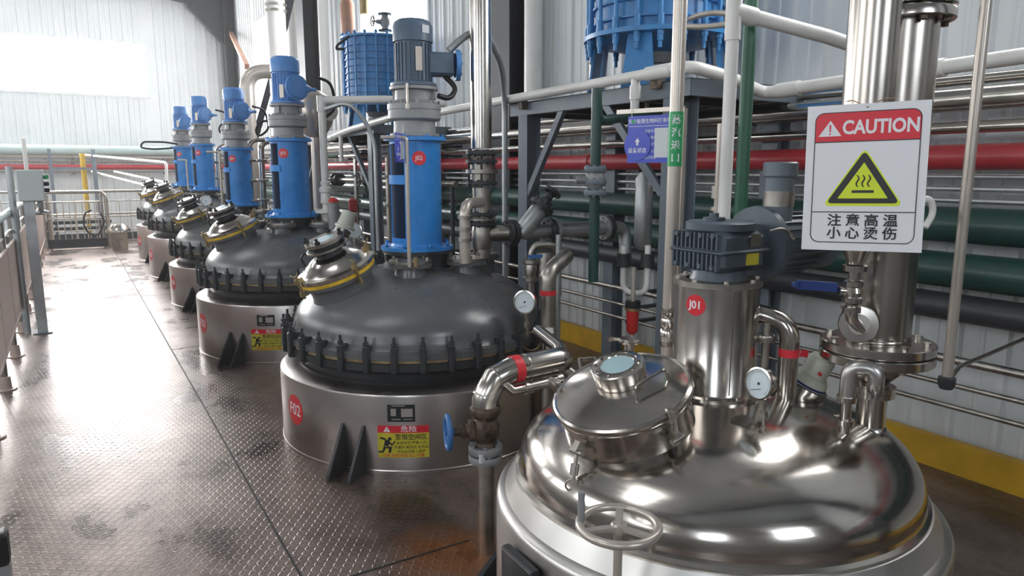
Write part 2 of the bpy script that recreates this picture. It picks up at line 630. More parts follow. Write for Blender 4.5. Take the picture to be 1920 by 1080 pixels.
# columns of the portal frames, rafters
n = 1
for y in (-1.0, 6.25, 13.1, 20.15):
    c = MB()
    c.box((XW - .06, y, 3.0), (.02, .44, 6.0)); c.box((XW - .30, y, 3.0), (.02, .44, 6.0)); c.box((XW - .18, y, 3.0), (.24, .02, 6.0))
    m = Matrix(((1, 0, 0, 0), (0, 1, 0, 0), (-.13, 0, 1, 0), (0, 0, 0, 1)))
    c.box((-1.6, y, 5.55 + .13 * 4 + .3), (10.6, .03, .5), m)
    c.box((-1.6, y, 5.28 + .13 * 4 + .3), (10.6, .26, .03), m)
    c.prism([(XW - .3, 4.75), (XW - .3, 6.0), (XW - 1.1, 6.1), (XW - 1.1, 5.6)], .2, Matrix(((1, 0, 0, 0), (0, 0, -1, y + .1), (0, 1, 0, 0), (0, 0, 0, 1))))
    c.struct('trim_%d' % n, M['beam']); n += 1
# white rain pipes beside the columns
for y, lab in ((5.78, 'white rain pipe running up the wall beside the dark column behind the platform'),
               (12.1, 'white rain pipe up the wall right of the far dark column'),
               (14.0, 'white rain pipe up the wall left of the far dark column')):
    MB().cyl((XW - .2, y, .0), (XW - .2, y, 5.9), .085, seg=20).single('rain_pipe', M['pvc'], lab, 'pipe')


# ================================================================== PIPES ALONG THE RIGHT WALL
def wallpipe(name, x, z, r, y0, y1, material, label, group=None, couplings=(), cm=None, y2=None):
    t = thing(name, label, 'pipe', (x, y0, z - r), group)
    b = MB()
    b.tube(bend([(x, y0, z), (x, y1, z)] + (y2 or []), .3), r, 20)
    b.build('pipe_run', material, t)
    for y in couplings:
        MB().cyl((x, y, z), (x, y + .07, z), r * 1.13, seg=20).build('coupling', cm or material, t)
    # saddle brackets back to the wall
    for y in (1.2, 4.2, 7.6, 10.8, 14, 17.2):
        MB().box((x + (XW - x) / 2, y, z - r - .012), (XW - x, .04, .024)).build('bracket', M['darkframe'], t)
    return t


YS = -4.2
wallpipe('fire_pipe', 3.72, 1.66, .063, YS, 20.1, M['red'], 'long red pipe running along the right wall and round onto the far wall', None,
         (4.75, 7.5, 10.2, 13.2, 16.4), y2=[(-6, 20.1, 1.66)])
wallpipe('steam_pipe', 3.72, 1.935, .058, YS, 20.1, M['steel'], 'thick silver pipe above the red pipe on the right wall', None, (3.1, 6.6, 9.9, 13.2))
wallpipe('water_pipe', 3.80, 2.035, .026, YS, 20.1, M['steel'], 'thin silver pipe topmost of the pipes along the right wall')
wallpipe('water_pipe', 3.68, 1.80, .029, YS, 20.1, M['steel'], 'slim silver pipe just above the red pipe on the right wall')
for z, a in ((1.565, 'uppermost of three below the red pipe'), (1.505, 'middle one of three below the red pipe'), (1.447, 'lowest of three, just above the green pipes')):
    wallpipe('conduit', 3.78, z, .014, YS, 19.9, M['galv'], 'thin grey wall conduit, %s' % a)
wallpipe('cooling_pipe', 3.72, 1.33, .088, YS, 19.6, M['green'], 'thick dark green pipe, upper of the two on the right wall', None, (2.6, 6.3, 9.9))
wallpipe('cooling_pipe', 3.72, 1.105, .088, YS, 19.6, M['green'], 'thick dark green pipe, lower of the two on the right wall', None, (3.2, 7.1, 10.4))
wallpipe('cooling_pipe', 3.74, .915, .07, YS, 19.6, M['darkframe'], 'dark grey pipe below the green pipes on the right wall')
for z, r, a in ((.668, .021, 'top'), (.54, .013, 'middle'), (.43, .013, 'bottom')):
    wallpipe('wall_rail', 3.66, z, r, YS, 19.4, M['dullsteel'], 'thin steel line low on the right wall, %s of three' % a)


def flanged_valve(x, y, z, axis, label, r=.05, material=None, wheel=None, cat='valve', group=None):
    """globe valve: body, two flanges, bonnet, handwheel"""
    material = material or M['dullsteel']
    a = Vector(axis).normalized()
    t = thing('globe_valve', label, cat, (x, y, z - r * 1.6), group)
    o = Vector((x, y, z))
    b = MB()
    b.lathe([(0, -1.9 * r), (r * .8, -1.9 * r), (r * .8, -1.2 * r), (r * 1.25, -.5 * r), (r * 1.25, .5 * r), (r * .8, 1.2 * r), (r * .8, 1.9 * r), (0, 1.9 * r)], axis_matrix(o, a))
    up = Vector((-1, 0, 0)) if abs(a.x) < .7 else Vector((0, 0, 1))
    b.cyl(o, o + up * r * 2.2, r * .7, r * .5)
    b.build('valve_body', material, t)
    for s in (-1, 1):
        MB().flange(o + a * (1.9 * r * s - .008), a, r * 1.7, .016, 8, .006).build('flange', M['glazedk'] if wheel else material, t)
    h = MB()
    c = o + up * r * 3.2
    h.cyl(o + up * r * 2, c, r * .18)
    h.torus(c, up, r * 1.15, r * .17, 24, 8)
    q = axis_matrix(c, up)
    for k in range(3):
        e = q @ Vector((cos(k * 2.1) * r * 1.1, sin(k * 2.1) * r * 1.1, 0))
        h.cyl(c, e, r * .12, seg=8)
    h.build('handwheel', wheel or M['glazedk'], t)
    return t


# valves and drop pipes in the run behind the vessels
for i, (y, z) in enumerate(((7.2, 1.45), (7.9, 1.45), (9.2, 1.45), (10.6, 1.45), (11.9, 1.45))):
    flanged_valve(3.45, y, z, (0, 1, 0), 'dark flanged valve in the wall piping, %s from the foreground' %
                  ('first', 'second', 'third', 'fourth', 'fifth')[i], .055, M['gearcast'], M['glazedk'], group='valves in the wall piping')
vp_ = thing('valve_header', 'dull steel pipe carrying the dark flanged valves along the wall', 'pipe', (3.45, 9.6, 1.42))
MB().cyl((3.45, 6.7, 1.45), (3.45, 12.6, 1.45), .03).build('pipe_run', M['dullsteel'], vp_)
for y_ in (6.8, 8.55, 11.3, 12.5): MB().cyl((3.45, y_, 0), (3.45, y_, 1.45), .022).build('support_leg', M['darkframe'], vp_)
DROPS = [((3.40, 7.45), .032, M['steel'], 'silver', 'right of the far platform post'), ((3.35, 8.35), .028, M['cream'], 'cream', 'left of the far platform post'),
         ((3.38, 9.6), .03, M['steel'], 'silver', 'behind the second nearest dark vessel'), ((3.38, 11.2), .024, M['greenv'], 'green', 'far down the right wall'),
         ((3.40, 13.5), .03, M['cream'], 'cream', 'near the far corner')]
for (x, y), r, mm, c, wh in DROPS:
    t = thing('drop_pipe', 'vertical %s pipe dropping in front of the wall pipes %s' % (c, wh), 'pipe', (x, y, 0))
    MB().tube(bend([(x + .32, y, 1.8), (x, y, 1.8), (x, y, .0)], .09), r, 14).build('pipe_run', mm, t)
    for z in (1.5, 1.15, .7):
        MB().flange((x, y, z), (0, 0, 1), r * 2, .03, 6, .006).build('flange', M['gearcast'], t)


# ================================================================== DARK-DOMED REACTOR VESSELS
RS, RD = .855, .765


def ellip(r): return .665 + .355 * math.sqrt(max(0, 1 - (r / RD) ** 2.15))


def cyl_sticker(mb, bearing, rad, zc, start=0):
    """bend a flat sticker (x right, y up, z out) round a cylinder"""
    def fn(p):
        b = R(bearing) - p.x / rad
        r = rad + p.z
        return Vector((r * sin(b), r * cos(b), zc + p.y))
    return mb.map(fn, start)


def disc(mb, r, z=0.0, rings=4, seg=36):
    mb.lathe([(r, z), (r, z + .0012)] + [(r * (rings - i) / rings, z + .0012) for i in range(1, rings)] + [(0, z + .0012)], None, seg)
    return mb


def grid(mb, x0, x1, y0, y1, z, nx=8, t=.0012):
    vs, fs = [], []
    for i in range(nx + 1):
        x = x0 + (x1 - x0) * i / nx
        vs += [(x, y0, z), (x, y1, z), (x, y0, z + t), (x, y1, z + t)]
    for i in range(nx):
        a, c = 4 * i, 4 * i + 4
        fs += [(a + 2, c + 2, c + 3, a + 3), (a, a + 1, c + 1, c), (a, c, c + 2, a + 2), (a + 1, a + 3, c + 3, c + 1)]
    fs += [(0, 2, 3, 1), (4 * nx, 4 * nx + 1, 4 * nx + 3, 4 * nx + 2)]
    return mb.add(vs, fs)


def running_figure(mb, s, ox, oy, z):
    mt = Matrix.Translation((ox, oy, z)) @ Matrix.Diagonal((s, s, 1, 1))
    for poly in ([(-.1, .32), (.1, .36), (.22, .16), (.05, -.05), (-.16, .0)], [(.12, .3), (.3, .1), (.46, .3), (.5, .24), (.3, -.02), (.1, .16)],
                 [(-.1, .32), (-.42, .4), (-.3, .5), (.0, .4)], [(.05, -.05), (.3, -.06), (.22, -.42), (.08, -.42), (.12, -.18), (-.1, -.14)],
                 [(-.16, .0), (-.02, -.1), (-.2, -.42), (-.5, -.42), (-.5, -.34), (-.26, -.32)]):
        mb.prism(poly, .0009, mt)
    mb.cyl((ox + .18 * s, oy + .4 * s, z), (ox + .18 * s, oy + .4 * s, z + .0009), .1 * s, seg=16)


SHELLZ = {}


def dark_vessel(name, label, x, y, dz, code):
    t = thing('reactor_vessel', label, 'reactor vessel', (x, y, 0), 'dark-domed reactor vessels in a row', world=False)
    zt = .43 + dz
    MB().lathe([(RS + .004, 0), (RS + .004, .012), (RS, .016), (RS, zt - .012), (RS - .004, zt), (RS - .02, zt + .008), (.79, zt + .03), (.74, zt + .033), (.74, .0)], None, 96).build('steel_jacket', M['brushed'], t)
    d = dz
    MB().lathe([(.73, zt), (.735, .50 + d), (.765, .535 + d), (.815, .545 + d), (.815, .585 + d), (.78, .588 + d)], None, 80).build('lower_flange', M['glazedk'], t)
    MB().ring((0, 0, .588 + d), (0, 0, 1), .75, .802, .014, 80).build('gasket', M['tan'], t)
    pr_ = [(.78, .602 + d), (.815, .606 + d), (.815, .64 + d), (.785, .648 + d), (RD + .006, .668 + d)]
    pr_ += [(RD * cos(a), .665 + d + .355 * sin(a) ** .93) for a in [R(q) for q in range(3, 88, 4)]] + [(0, 1.02 + d)]
    MB().lathe(pr_, None, 96).build('domed_lid', M['glaze'], t)
    c = MB()
    c.box((.815, 0, .612 + d), (.05, .034, .15), None, .008)
    c.box((.79, 0, .662 + d), (.06, .03, .035), None, .006)
    c.box((.795, 0, .55 + d), (.06, .03, .03), None, .006)
    c.cyl((.822, 0, .68 + d), (.822, 0, .735 + d), .008, seg=8)
    c.cyl((.822, 0, .688 + d), (.822, 0, .704 + d), .016, seg=6)
    proto = c.build('flange_clamp', M['glazedk'], t)
    for k in range(34):
        q = proto if k == 0 else proto.copy()
        if k: COL.objects.link(q); q.parent = t
        q.rotation_euler = (0, 0, 2 * pi * (k + .35) / 34)
    # support lug: two gusset plates on a foot
    for s in (-1, 1):
        g = MB()
        g.prism([(-.002, 0), (.17, 0), (.17, .02), (.006, .26), (-.002, .26)], .016, None, -.008)
        q = g.map(lambda p: pol(229, RS, 0) + Vector((sin(R(229)), cos(R(229)), 0)) * p.x + Vector((cos(R(229)), -sin(R(229)), 0)) * (p.z + s * .062) + Vector((0, 0, p.y)))
        q.build('support_gusset', M['glazedk'], t)
    # stickers and the maker's plate
    b = MB().use(M['redtag'])
    disc(b, .088)
    b.use(M['white']).text(code, .092, Matrix.Translation((0, 0, .0013)), .0005, .008)
    cyl_sticker(b, 260, RS, .255 + dz * .5)
    b.build('code_sticker', None, t, 'round red sticker reading %s' % code)
    b = MB().use(M['signyellow'])
    grid(b, -.136, .136, -.088, .05, 0)
    b.use(M['caution']); grid(b, -.136, .136, .05, .09, 0)
    b.use(M['ink'])
    running_figure(b, .095, -.088, -.02, .0013)
    b.text('受限空间区', .034, Matrix.Translation((.042, .026, .0013)), .0004, .012)
    for i, s_ in enumerate(('未经许可 严禁入内', '先通风 再检测 后作业', '作业必须有人监护')):
        b.text(s_, .019, Matrix.Translation((.042, -.006 - .024 * i, .0013)), .0004, 0)
    b.use(M['caution']).text('注意 有限空间 当心中毒', .021, Matrix.Translation((0, -.076, .0013)), .0004, 0)
    b.use(M['white'])
    b.text('危险', .036, Matrix.Translation((.03, .07, .0013)), .0004, .012, sx=1.2)
    b.prism([(-.105, .056), (-.067, .056), (-.086, .086)], .0006, Matrix.Translation((0, 0, .0013)))
    b.use(M['caution']).text('!', .022, Matrix.Translation((-.086, .067, .0021)), .0004, .03)
    cyl_sticker(b, 210.5, RS, .176 + dz * .5)
    b.build('warning_sticker', None, t, 'red and yellow warning sticker with a running figure')
    b = MB().use(M['plate'])
    grid(b, -.073, .073, -.047, .047, 0)
    b.use(M['satin'])
    grid(b, -.055, -.027, -.015, .025, .0012, 2); grid(b, .0, .06, -.02, .025, .0012, 4)
    for x0, x1, yy in ((-.05, -.005, -.036), (.012, .06, -.036), (-.05, .02, .038)): grid(b, x0, x1, yy, yy + .005, .0012, 3)
    cyl_sticker(b, 211, RS, .335 + dz * .6)
    b.build('maker_plate', None, t, 'small black and silver data plate')
    # manhole on the aisle side
    bm, tilt = 262, R(21)
    o = pol(bm, .505, .905 + d)
    az = Vector((sin(R(bm)) * sin(tilt), cos(R(bm)) * sin(tilt), cos(tilt)))
    am = axis_matrix(o, az, (cos(R(bm)), -sin(R(bm)), 0))
    T = lambda zz: Matrix.Translation((0, 0, zz))
    MB().lathe([(.225, -.08), (.195, -.02), (.186, .02), (.188, .085), (.22, .09), (.22, .112), (.19, .113)], am, 48).build('manhole_neck', M['glaze'], t)
    MB().ring(am @ Vector((0, 0, .112)), az, .18, .224, .02, 48).build('manhole_gasket', M['yellow2'], t)
    lid = MB().lathe([(.19, .132), (.224, .134), (.224, .156), (.2, .162), (.186, .166), (.162, .195), (.12, .222), (.085, .235), (.07, .236)], am, 48).build('manhole_cover', M['steel'], t)
    s = MB().use(M['glazedk'])
    s.lathe([(.08, .225), (.075, .265), (.075, .268), (.115, .27), (.115, .285), (.085, .288)], am, 32)
    s.lathe([(.09, .285), (.09, .312)], am, 32)
    s.use(M['dullsteel']).lathe([(.07, .308), (.114, .31), (.114, .33), (.08, .332), (.06, .33)], am, 32)
    s.lathe([(.115, .271), (.12, .273), (.12, .283), (.115, .285)], am, 32)
    sg = s.build('sight_port', None, lid, 'bolted sight port on the manhole cover')
    MB().lathe([(.062, .33), (0, .33)], am, 24).build('sight_glass', M['glass'], sg)
    for k in range(4):
        a = pi / 4 + k * pi / 2
        p = lambda rr, zz: am @ Vector((rr * cos(a), rr * sin(a), zz))
        MB().cyl(p(.104, .258), p(.104, .365), .009, seg=8).cyl(p(.104, .332), p(.104, .345), .016, seg=6).build('sight_port_bolt', M['black'], sg)
    for a in (.0, 1.5, 3.2, 4.75):
        p = lambda rr, zz, aa=0: am @ Vector((rr * cos(a + aa), rr * sin(a + aa), zz))
        q = MB().cyl(p(.234, .06), p(.234, .2), .008, seg=8)
        q.bar(p(.2, .168), p(.25, .165), .026, .014, az)
        q.bar(p(.2, .085), p(.25, .09), .03, .014, az)
        q.cyl(p(.234, .172), p(.234, .184), .014, seg=6)
        q.cyl(p(.234, .184), p(.258, .215), .004, seg=6).cyl(p(.234, .184), p(.217, .215), .004, seg=6)
        q.build('toggle_clamp', M['brass'], t)
    hb = MB().tube(bend([am @ Vector(p) for p in ((.12, -.13, .2), (.13, -.14, .25), (.2, .0, .255), (.15, .12, .25), (.14, .11, .19))], .04), .006, 8)
    hb.build('cover_handle', M['black'], lid)
    # nozzles on the dome
    for b_, r_, rr, hh in ((213, .27, .128, 1.075), (140, .33, .122, 1.07), (92, .47, .10, 1.06), (15, .36, .11, 1.07), (325, .4, .085, 1.06)):
        z0 = ellip(r_) + d - .03
        q = MB().use(M['glaze'])
        ctr = pol(b_, r_, 0)
        q.lathe([(rr * .95, z0 - .05), (rr * .72, z0 + .03), (rr * .7, hh + d - .045), (rr, hh + d - .04), (rr, hh + d - .018)], Matrix.Translation(ctr), 32)
        q.use(M['dullsteel']).lathe([(rr * .9, hh + d - .018), (rr * .98, hh + d - .017), (rr * .98, hh + d), (0, hh + d)], Matrix.Translation(ctr), 32)
        q.bolts(ctr + Vector((0, 0, hh + d - .05)), (0, 0, 1), rr * .82, 6, .009, .068, .3)
        q.build('nozzle', None, t)
    # neck under the agitator stand
    MB().lathe([(.235, .985 + d), (.215, 1.02 + d), (.19, 1.03 + d), (.19, 1.085 + d), (.215, 1.09 + d), (.215, 1.112 + d), (.05, 1.112 + d)], None, 40).bolts((0, 0, 1.05 + d), (0, 0, 1), .2, 8, .012, .09).build('agitator_neck', M['glazedk'], t)
    return t


def lantern(t, gearm):
    """blue agitator stand with two windows, grey gear unit"""
    s = MB().use(M['blue'])
    s.lathe([(.1, 0), (.225, 0), (.225, .022), (.165, .024), (.16, .04)], None, 40)
    s.lathe([(.152, .655), (.19, .66), (.19, .682), (.08, .682)], None, 40)
    for b0, b1, z0, z1 in ((0, 360, .02, .075), (0, 360, .64, .668), (-62, 230, .07, .645)):
        s.arcwall(.146, .156, b0, b1, z0, z1, max(2, int((b1 - b0) / 6)))
    s.arcwall(.1575, .164, 224, 306, .40, .455, 18)
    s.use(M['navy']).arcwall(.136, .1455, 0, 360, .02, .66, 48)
    s.use(M['blue']).bolts((0, 0, .02), (0, 0, 1), .2, 8, .012, .03).bolts((0, 0, .66), (0, 0, 1), .175, 8, .009, .035)
    s.build('stand', None, t)
    MB().cyl((0, 0, .03), (0, 0, .65), .035).lathe([(.06, .25), (.075, .26), (.075, .36), (.06, .37)]).build('drive_shaft', M['gearcast'], t)
    g = MB().lathe([(.1, .684), (.15, .686), (.15, .702), (.128, .706), (.125, .775), (.15, .782), (.158, .79), (.158, .84), (.162, .843), (.162, .875), (.14, .884), (.115, .9), (.113, .955), (.145, .96), (.145, .978), (.1, .978)], None, 44)
    g.bolts((0, 0, .79), (0, 0, 1), .15, 10, .008, .105).bolts((0, 0, .945), (0, 0, 1), .13, 4, .009, .045, .5)
    for k in range(4): g.bar(pol(45 + 90 * k, .12, .9), pol(45 + 90 * k, .12, .96), .03, .014, pol(45 + 90 * k, 1, 0))
    g.build('gear_unit', gearm, t)


def drive_motor(t, paint, fanpaint, z0, h, r):
    m = MB().lathe([(.1, z0), (r * 1.25, z0 + .002), (r * 1.25, z0 + .018), (r * .95, z0 + .03), (r * .93, z0 + h * .68), (r * .6, z0 + h * .7)], None, 40)
    for k in range(26):
        a = 2 * pi * k / 26
        m.box((r * .95, 0, z0 + h * .36), (r * .12, .006, h * .56), Matrix.Rotation(a, 4, 'Z'))
    m.build('motor_body', paint, t)
    MB().lathe([(r * .7, z0 + h * .66), (r * 1.06, z0 + h * .665), (r * 1.06, z0 + h * .9), (r * .98, z0 + h * .96), (r * .8, z0 + h * .995), (0, z0 + h)], None, 40).build('fan_cover', fanpaint, t)


def make_blue_drive(label, x, y, z):
    t = thing('agitator_drive', label, 'motor drive', (x, y, z), 'blue agitator drives on the dark vessels', world=False)
    lantern(t, M['gearcast'])
    z0, h, r = .98, .40, .112
    drive_motor(t, M['blue2'], M['blue2'], z0, h, r)
    # round terminal box facing the aisle side of the camera
    b = 160
    ax = pol(b, 1, 0)
    o = pol(b, .085, z0 + .13)
    j = MB().lathe([(.06, 0), (.07, .01), (.07, .05), (.108, .055), (.108, .078), (.088, .08), (.084, .09), (.0, .092)], axis_matrix(o, ax), 32)
    j.bolts(o + ax * .05, ax, .098, 6, .008, .035)
    rt_ = Vector((cos(R(b)), -sin(R(b)), 0)) * -1
    j.cyl(o + ax * .05 + rt_ * .07, o + ax * .05 + rt_ * .15, .055, .02, 18).cyl(o + ax * .05 + rt_ * .15, o + ax * .05 + rt_ * .2, .016)
    j.build('terminal_box', M['blue2'], t)
    MB().box((0, 0, 0), (.035, .004, .11), axis_matrix(pol(212, r * 1.06, z0 + .1), (0, 0, 1), (cos(R(212)), -sin(R(212)), 0))).build('rating_plate', M['cream'], t)
    return t


def drive_tag(t, code, b=212, z=.555, r=.157):
    m = MB().use(M['redtag'])
    disc(m, .042, 0, 3, 28)
    m.use(M['white']).text(code, .036, Matrix.Translation((0, 0, .0013)), .0005, .012)
    cyl_sticker(m, b, r, z)
    m.build('code_sticker', None, t, 'round red sticker reading %s' % code)


VESSELS = [('F02', 1.82, 4.08, 0.0), ('F03', 1.72, 6.68, .06), ('F04', 1.785, 9.34, .045), ('F05', 1.785, 12.0, .17), ('F06', 1.81, 14.35, .19)]
LABV = ['nearest dark-domed reactor vessel, red sticker F02, behind the shiny foreground tank',
        'second dark-domed reactor vessel from the foreground, red sticker F03',
        'third dark-domed reactor vessel from the foreground, red sticker F04',
        'fourth dark-domed reactor vessel from the foreground, second from the far end',
        'farthest dark-domed reactor vessel of the row, at the far end of the aisle']
for (c, x, y, dz), lb in zip(VESSELS, LABV):
    dark_vessel('reactor_vessel', lb, x, y, dz, c)

LABD = ['blue agitator stand and motor on the second nearest dark vessel, sticker J03', 'blue agitator stand and motor on the third dark vessel, sticker J04',
        'blue agitator stand and motor on the fourth dark vessel, sticker J05', 'blue agitator stand and motor farthest away, on the last dark vessel']
proto = make_blue_drive(LABD[0], 1.73, 6.68, 1.172)
COPIES = [proto]
for (c, x, y, dz), lb in list(zip(VESSELS, [''] + LABD))[2:]:
    q = copy_tree(proto)
    q.location = (x, y, 1.112 + dz)
    q['label'] = lb
    COPIES.append(q)
for q, c in zip(COPIES, ('J03', 'J04', 'J05', 'J06')):
    drive_tag(q, c)
for q, k_ in zip(COPIES, (1.07, 1.04, 1.0, 1.08)): q.scale = (k_, k_, 1.03)

# the nearest drive: blue stand, slate motor with a big square-shouldered terminal box
dn = thing('agitator_drive', 'blue agitator stand with slate grey motor on the nearest dark vessel', 'motor drive', (1.82, 4.08, 1.112), None, world=False)
lantern(dn, M['gearcast'])
drive_motor(dn, M['motordk'], M['motordk'], .98, .385, .112)
drive_tag(dn, 'J02', 196)
b = 108
ax = pol(b, 1, 0)
o = pol(b, .09, 1.115)
j = MB().box((0, 0, .075), (.135, .12, .17), axis_matrix(o, ax, (0, 0, 1)), .015)
tb = j.build('terminal_box', M['motordk'], dn)
m = MB().lathe([(.075, 0), (.092, .002), (.092, .028), (.07, .03), (0, .03)], axis_matrix(o + ax * .162, ax), 28)
m.bolts(o + ax * .162, ax, .083, 8, .007, .034)
m.build('box_cover', M['blue2'], tb)
MB().box((0, 0, 0), (.04, .004, .135), axis_matrix(pol(188, .12, 1.13), (0, 0, 1), (cos(R(188)), -sin(R(188)), 0))).build('rating_plate', M['cream'], dn)
MB().box((0, 0, 0), (.05, .004, .045), axis_matrix(pol(165, .121, 1.30), (0, 0, 1), (cos(R(165)), -sin(R(165)), 0))).build('fan_sticker', M['paper'], dn)
MB().cyl(pol(218, .155, .85), pol(218, .155, .985), .008).cyl(pol(218, .155, .84), pol(218, .155, .865), .014).build('oil_level_tube', M['cream'], dn)


# ================================================================== THE SHINY FOREGROUND TANK
JX, JY = 1.75, 1.574
RJ, RJD, ZJ, HJ = .716, .637, .613, .262


jt = thing('mixing_tank', 'shiny domed stainless tank in the right foreground with tilted round hatch', 'mixing tank', (JX, JY, 0), None, world=False)
MB().lathe([(RJ, 0), (RJ, .52), (RJ - .004, .532), (RJ - .012, .542), (RJ - .03, .549), (RJD + .02, .606), (RJD - .03, .612), (RJD - .05, .5)], None, 128).build('jacket', M['satin'], jt)
prof = [(RJD + .012, ZJ - .006), (RJD + .014, ZJ + .002), (RJD + .003, ZJ + .009), (RJD, ZJ + .02)]
prof += [(RJD * sin(R(a)) ** .98, ZJ + .015 + HJ * cos(R(a)) ** .86) for a in [89.4, 88, 86, 83, 80] + list(range(76, 3, -4))] + [(0, ZJ + .015 + HJ)]
MB().lathe(prof, None, 128).build('domed_lid', M['polish'], jt)
ZD = lambda r: ZJ + .015 + HJ * max(0, 1 - (r / RJD) ** (2 / .98)) ** .43



def dome_hit(px, py):
    """where a sight line meets the dome of the shiny tank"""
    dist = 1.5
    while dist < 3.0:
        p = D(px, py, dist)
        rr = math.hypot(p.x - JX, p.y - JY)
        if rr < RJD and p.z <= ZD(rr): return p
        dist += .004
    return p


# hatch
hb_, ht = 260, R(20)
hc = pol(268, .375, ZD(.33) + .0)
haz = Vector((sin(R(hb_)) * sin(ht), cos(R(hb_)) * sin(ht), cos(ht)))
hm = axis_matrix(hc, haz, (cos(R(228)), -sin(R(228)), 0))
MB().lathe([(.235, -.16), (.208, -.105), (.196, -.05), (.192, .06), (.2, .064), (.2, .08), (.17, .08)], hm, 64).build('hatch_neck', M['polish'], jt)
hl = MB().lathe([(.2, .083), (.207, .085), (.211, .094), (.209, .104), (.202, .108), (.196, .105), (.15, .118), (.09, .128), (.0, .132)], hm, 64).build('hatch_lid', M['polish'], jt)
sgc = hm @ Vector((.005, -.04, .12))
sm = axis_matrix(sgc, haz, (cos(R(228)), -sin(R(228)), 0))
sgl = MB().lathe([(.078, 0), (.078, .022), (.081, .024), (.081, .046), (.076, .05), (.052, .05), (.05, .046)], sm, 48)
for k in range(10): sgl.cyl(sm @ Vector((.066 * cos(k * .628), .066 * sin(k * .628), .05)), sm @ Vector((.066 * cos(k * .628), .066 * sin(k * .628), .0535)), .006, seg=6)
sgo = sgl.build('sight_port', M['steel'], hl)
MB().lathe([(.051, .047), (0, .047)], sm, 40).build('sight_glass', M['glass'], sgo)
MB().tube(bend([hm @ Vector(p) for p in ((-.06, .075, .116), (-.06, .075, .16), (-.14, -.01, .16), (-.14, -.01, .112))], .02), .0045, 8).build('lid_handle', M['steel'], hl)
# swing bolts round the hatch
for a, lab in ((1.02, 'hanging swing bolt with ring'), (2.4, None), (-.2, None)):
    p = lambda rr, zz, dz=0: hm @ Vector((rr * cos(a), rr * sin(a), zz))
    s = MB()
    tang = (p(1, 0) - p(0, 0)).cross(haz)
    s.bar(p(.2, .045), p(.225, .03), .035, .02, haz)
    s.cyl(p(.222, .03) - tang * .022, p(.222, .03) + tang * .022, .009, seg=10)
    if lab:
        e0, e1 = p(.222, .03), p(.222, .03) + Vector((-.018, -.008, -.075))
        s.cyl(e0, e1, .006, seg=8).cyl(e0.lerp(e1, .45), e0.lerp(e1, .85), .0125, seg=10)
        e2 = e1 + (e1 - e0).normalized() * .018
        s.torus(e2, Vector((.65, .75, .1)), .019, .003, 28, 8)
    else:
        e1 = p(.228, .135)
        s.cyl(p(.222, .03), e1, .006, seg=8).cyl(p(.225, .105), p(.226, .128), .014, seg=8).cyl(p(.2, .118), p(.226, .118), .007, seg=8)
    s.build('swing_bolt', M['dullsteel'], jt, lab)
hi = MB()
for x_ in (.095, .15): hi.bar(hm @ Vector((x_, -.13, .1)), hm @ Vector((x_ + .02, -.2, .1)), .012, .008, haz)
hi.bar(hm @ Vector((.112, -.2, .1)), hm @ Vector((.172, -.2, .1)), .012, .008, haz)
hi.build('hatch_hinge', M['steel'], jt)
# data plate on a bracket, low on the jacket
npb = 280
q = axis_matrix(pol(npb - 8, RJ + .02, .43), (sin(R(npb - 8)), cos(R(npb - 8)), 0), (-cos(R(npb - 8)), sin(R(npb - 8)), 0))
pl_ = MB().use(M['plate']).box((0, -.035, 0), (.175, .2, .03), q, .004)
pl_.use(M['satin']).box((0, .06, .0165), (.165, .003, .002), q)
pl_.build('data_plate', None, jt, 'black data plate on the jacket')
# clean-out handwheel on its stem
hw = D(1160, 985, 1.60)
ho = Vector((hw.x - JX, hw.y - JY, hw.z))
ht_ = thing('handwheel', 'small steel handwheel with upright grip at the front of the shiny tank', 'handwheel', (hw.x, hw.y, .0), None, world=False)
h = MB().torus((0, 0, ho.z), (0, 0, 1), .094, .0105, 56, 12)
h.build('wheel_rim', M['cream'], ht_)
h = MB()
for a in (80, 200, 320):
    h.bar((0, 0, ho.z - .004), (.09 * cos(R(a - 32)), .09 * sin(R(a - 32)), ho.z), .008, .019)
h.lathe([(0, -.016), (.019, -.016), (.019, .003), (.016, .006), (.007, .006), (.007, .013), (0, .013)], Matrix.Translation((0, 0, ho.z)), 20)
h.build('spokes', M['cream'], ht_)
MB().cyl((0, 0, 0), (0, 0, ho.z - .01), .011).build('stem', M['cream'], ht_)
a = R(150)
MB().lathe([(.005, 0), (.008, .004), (.0095, .04), (.008, .062), (.0085, .066), (.0085, .078), (0, .079)], Matrix.Translation((-.073, .052, ho.z + .004)), 16).build('grip', M['gearcast'], ht_)
# small disc added on the dome to stand for a reflected spot
MB().lathe([(.0, 0), (.035, 0), (.035, .012), (.0, .012)], axis_matrix(dome_hit(1392, 795) - Vector((JX, JY, .006)), (-.3, -.25, .9)), 24).build('reflection_disc', M['polish'], jt)

# agitator of the shiny tank
ja = thing('tank_agitator', 'grey geared motor on a stainless cylinder, red sticker J01, on the shiny tank', 'motor drive', (JX, JY, ZD(0) - .01), None, world=False)
z0 = -.0
b = MB().lathe([(.16, 0), (.16, .014), (.137, .016), (.134, .02), (.134, .358)], None, 64)
b.bolts((0, 0, .008), (0, 0, 1), .149, 10, .006, .016)
b.box((.134 * sin(R(206)), .134 * cos(R(206)), .19), (.003, .003, .33), None)
b.build('stand', M['steel'], ja)
b = MB().lathe([(.1, .358), (.139, .358), (.139, .376), (.1, .377)], None, 48)
b.build('top_plate', M['dullsteel'], ja)
bolt_parts(ja, M['cream'], (0, 0, .374), (0, 0, 1), .125, 8, .007, .01, .2)
g = MB()
g.lathe([(.09, .375), (.085, .39), (.08, .415)], None, 32)
g.box((0, 0, .47), (.205, .205, .125), None, .018)
g.box((0, 0, .47), (.222, .222, .012), None, .004)
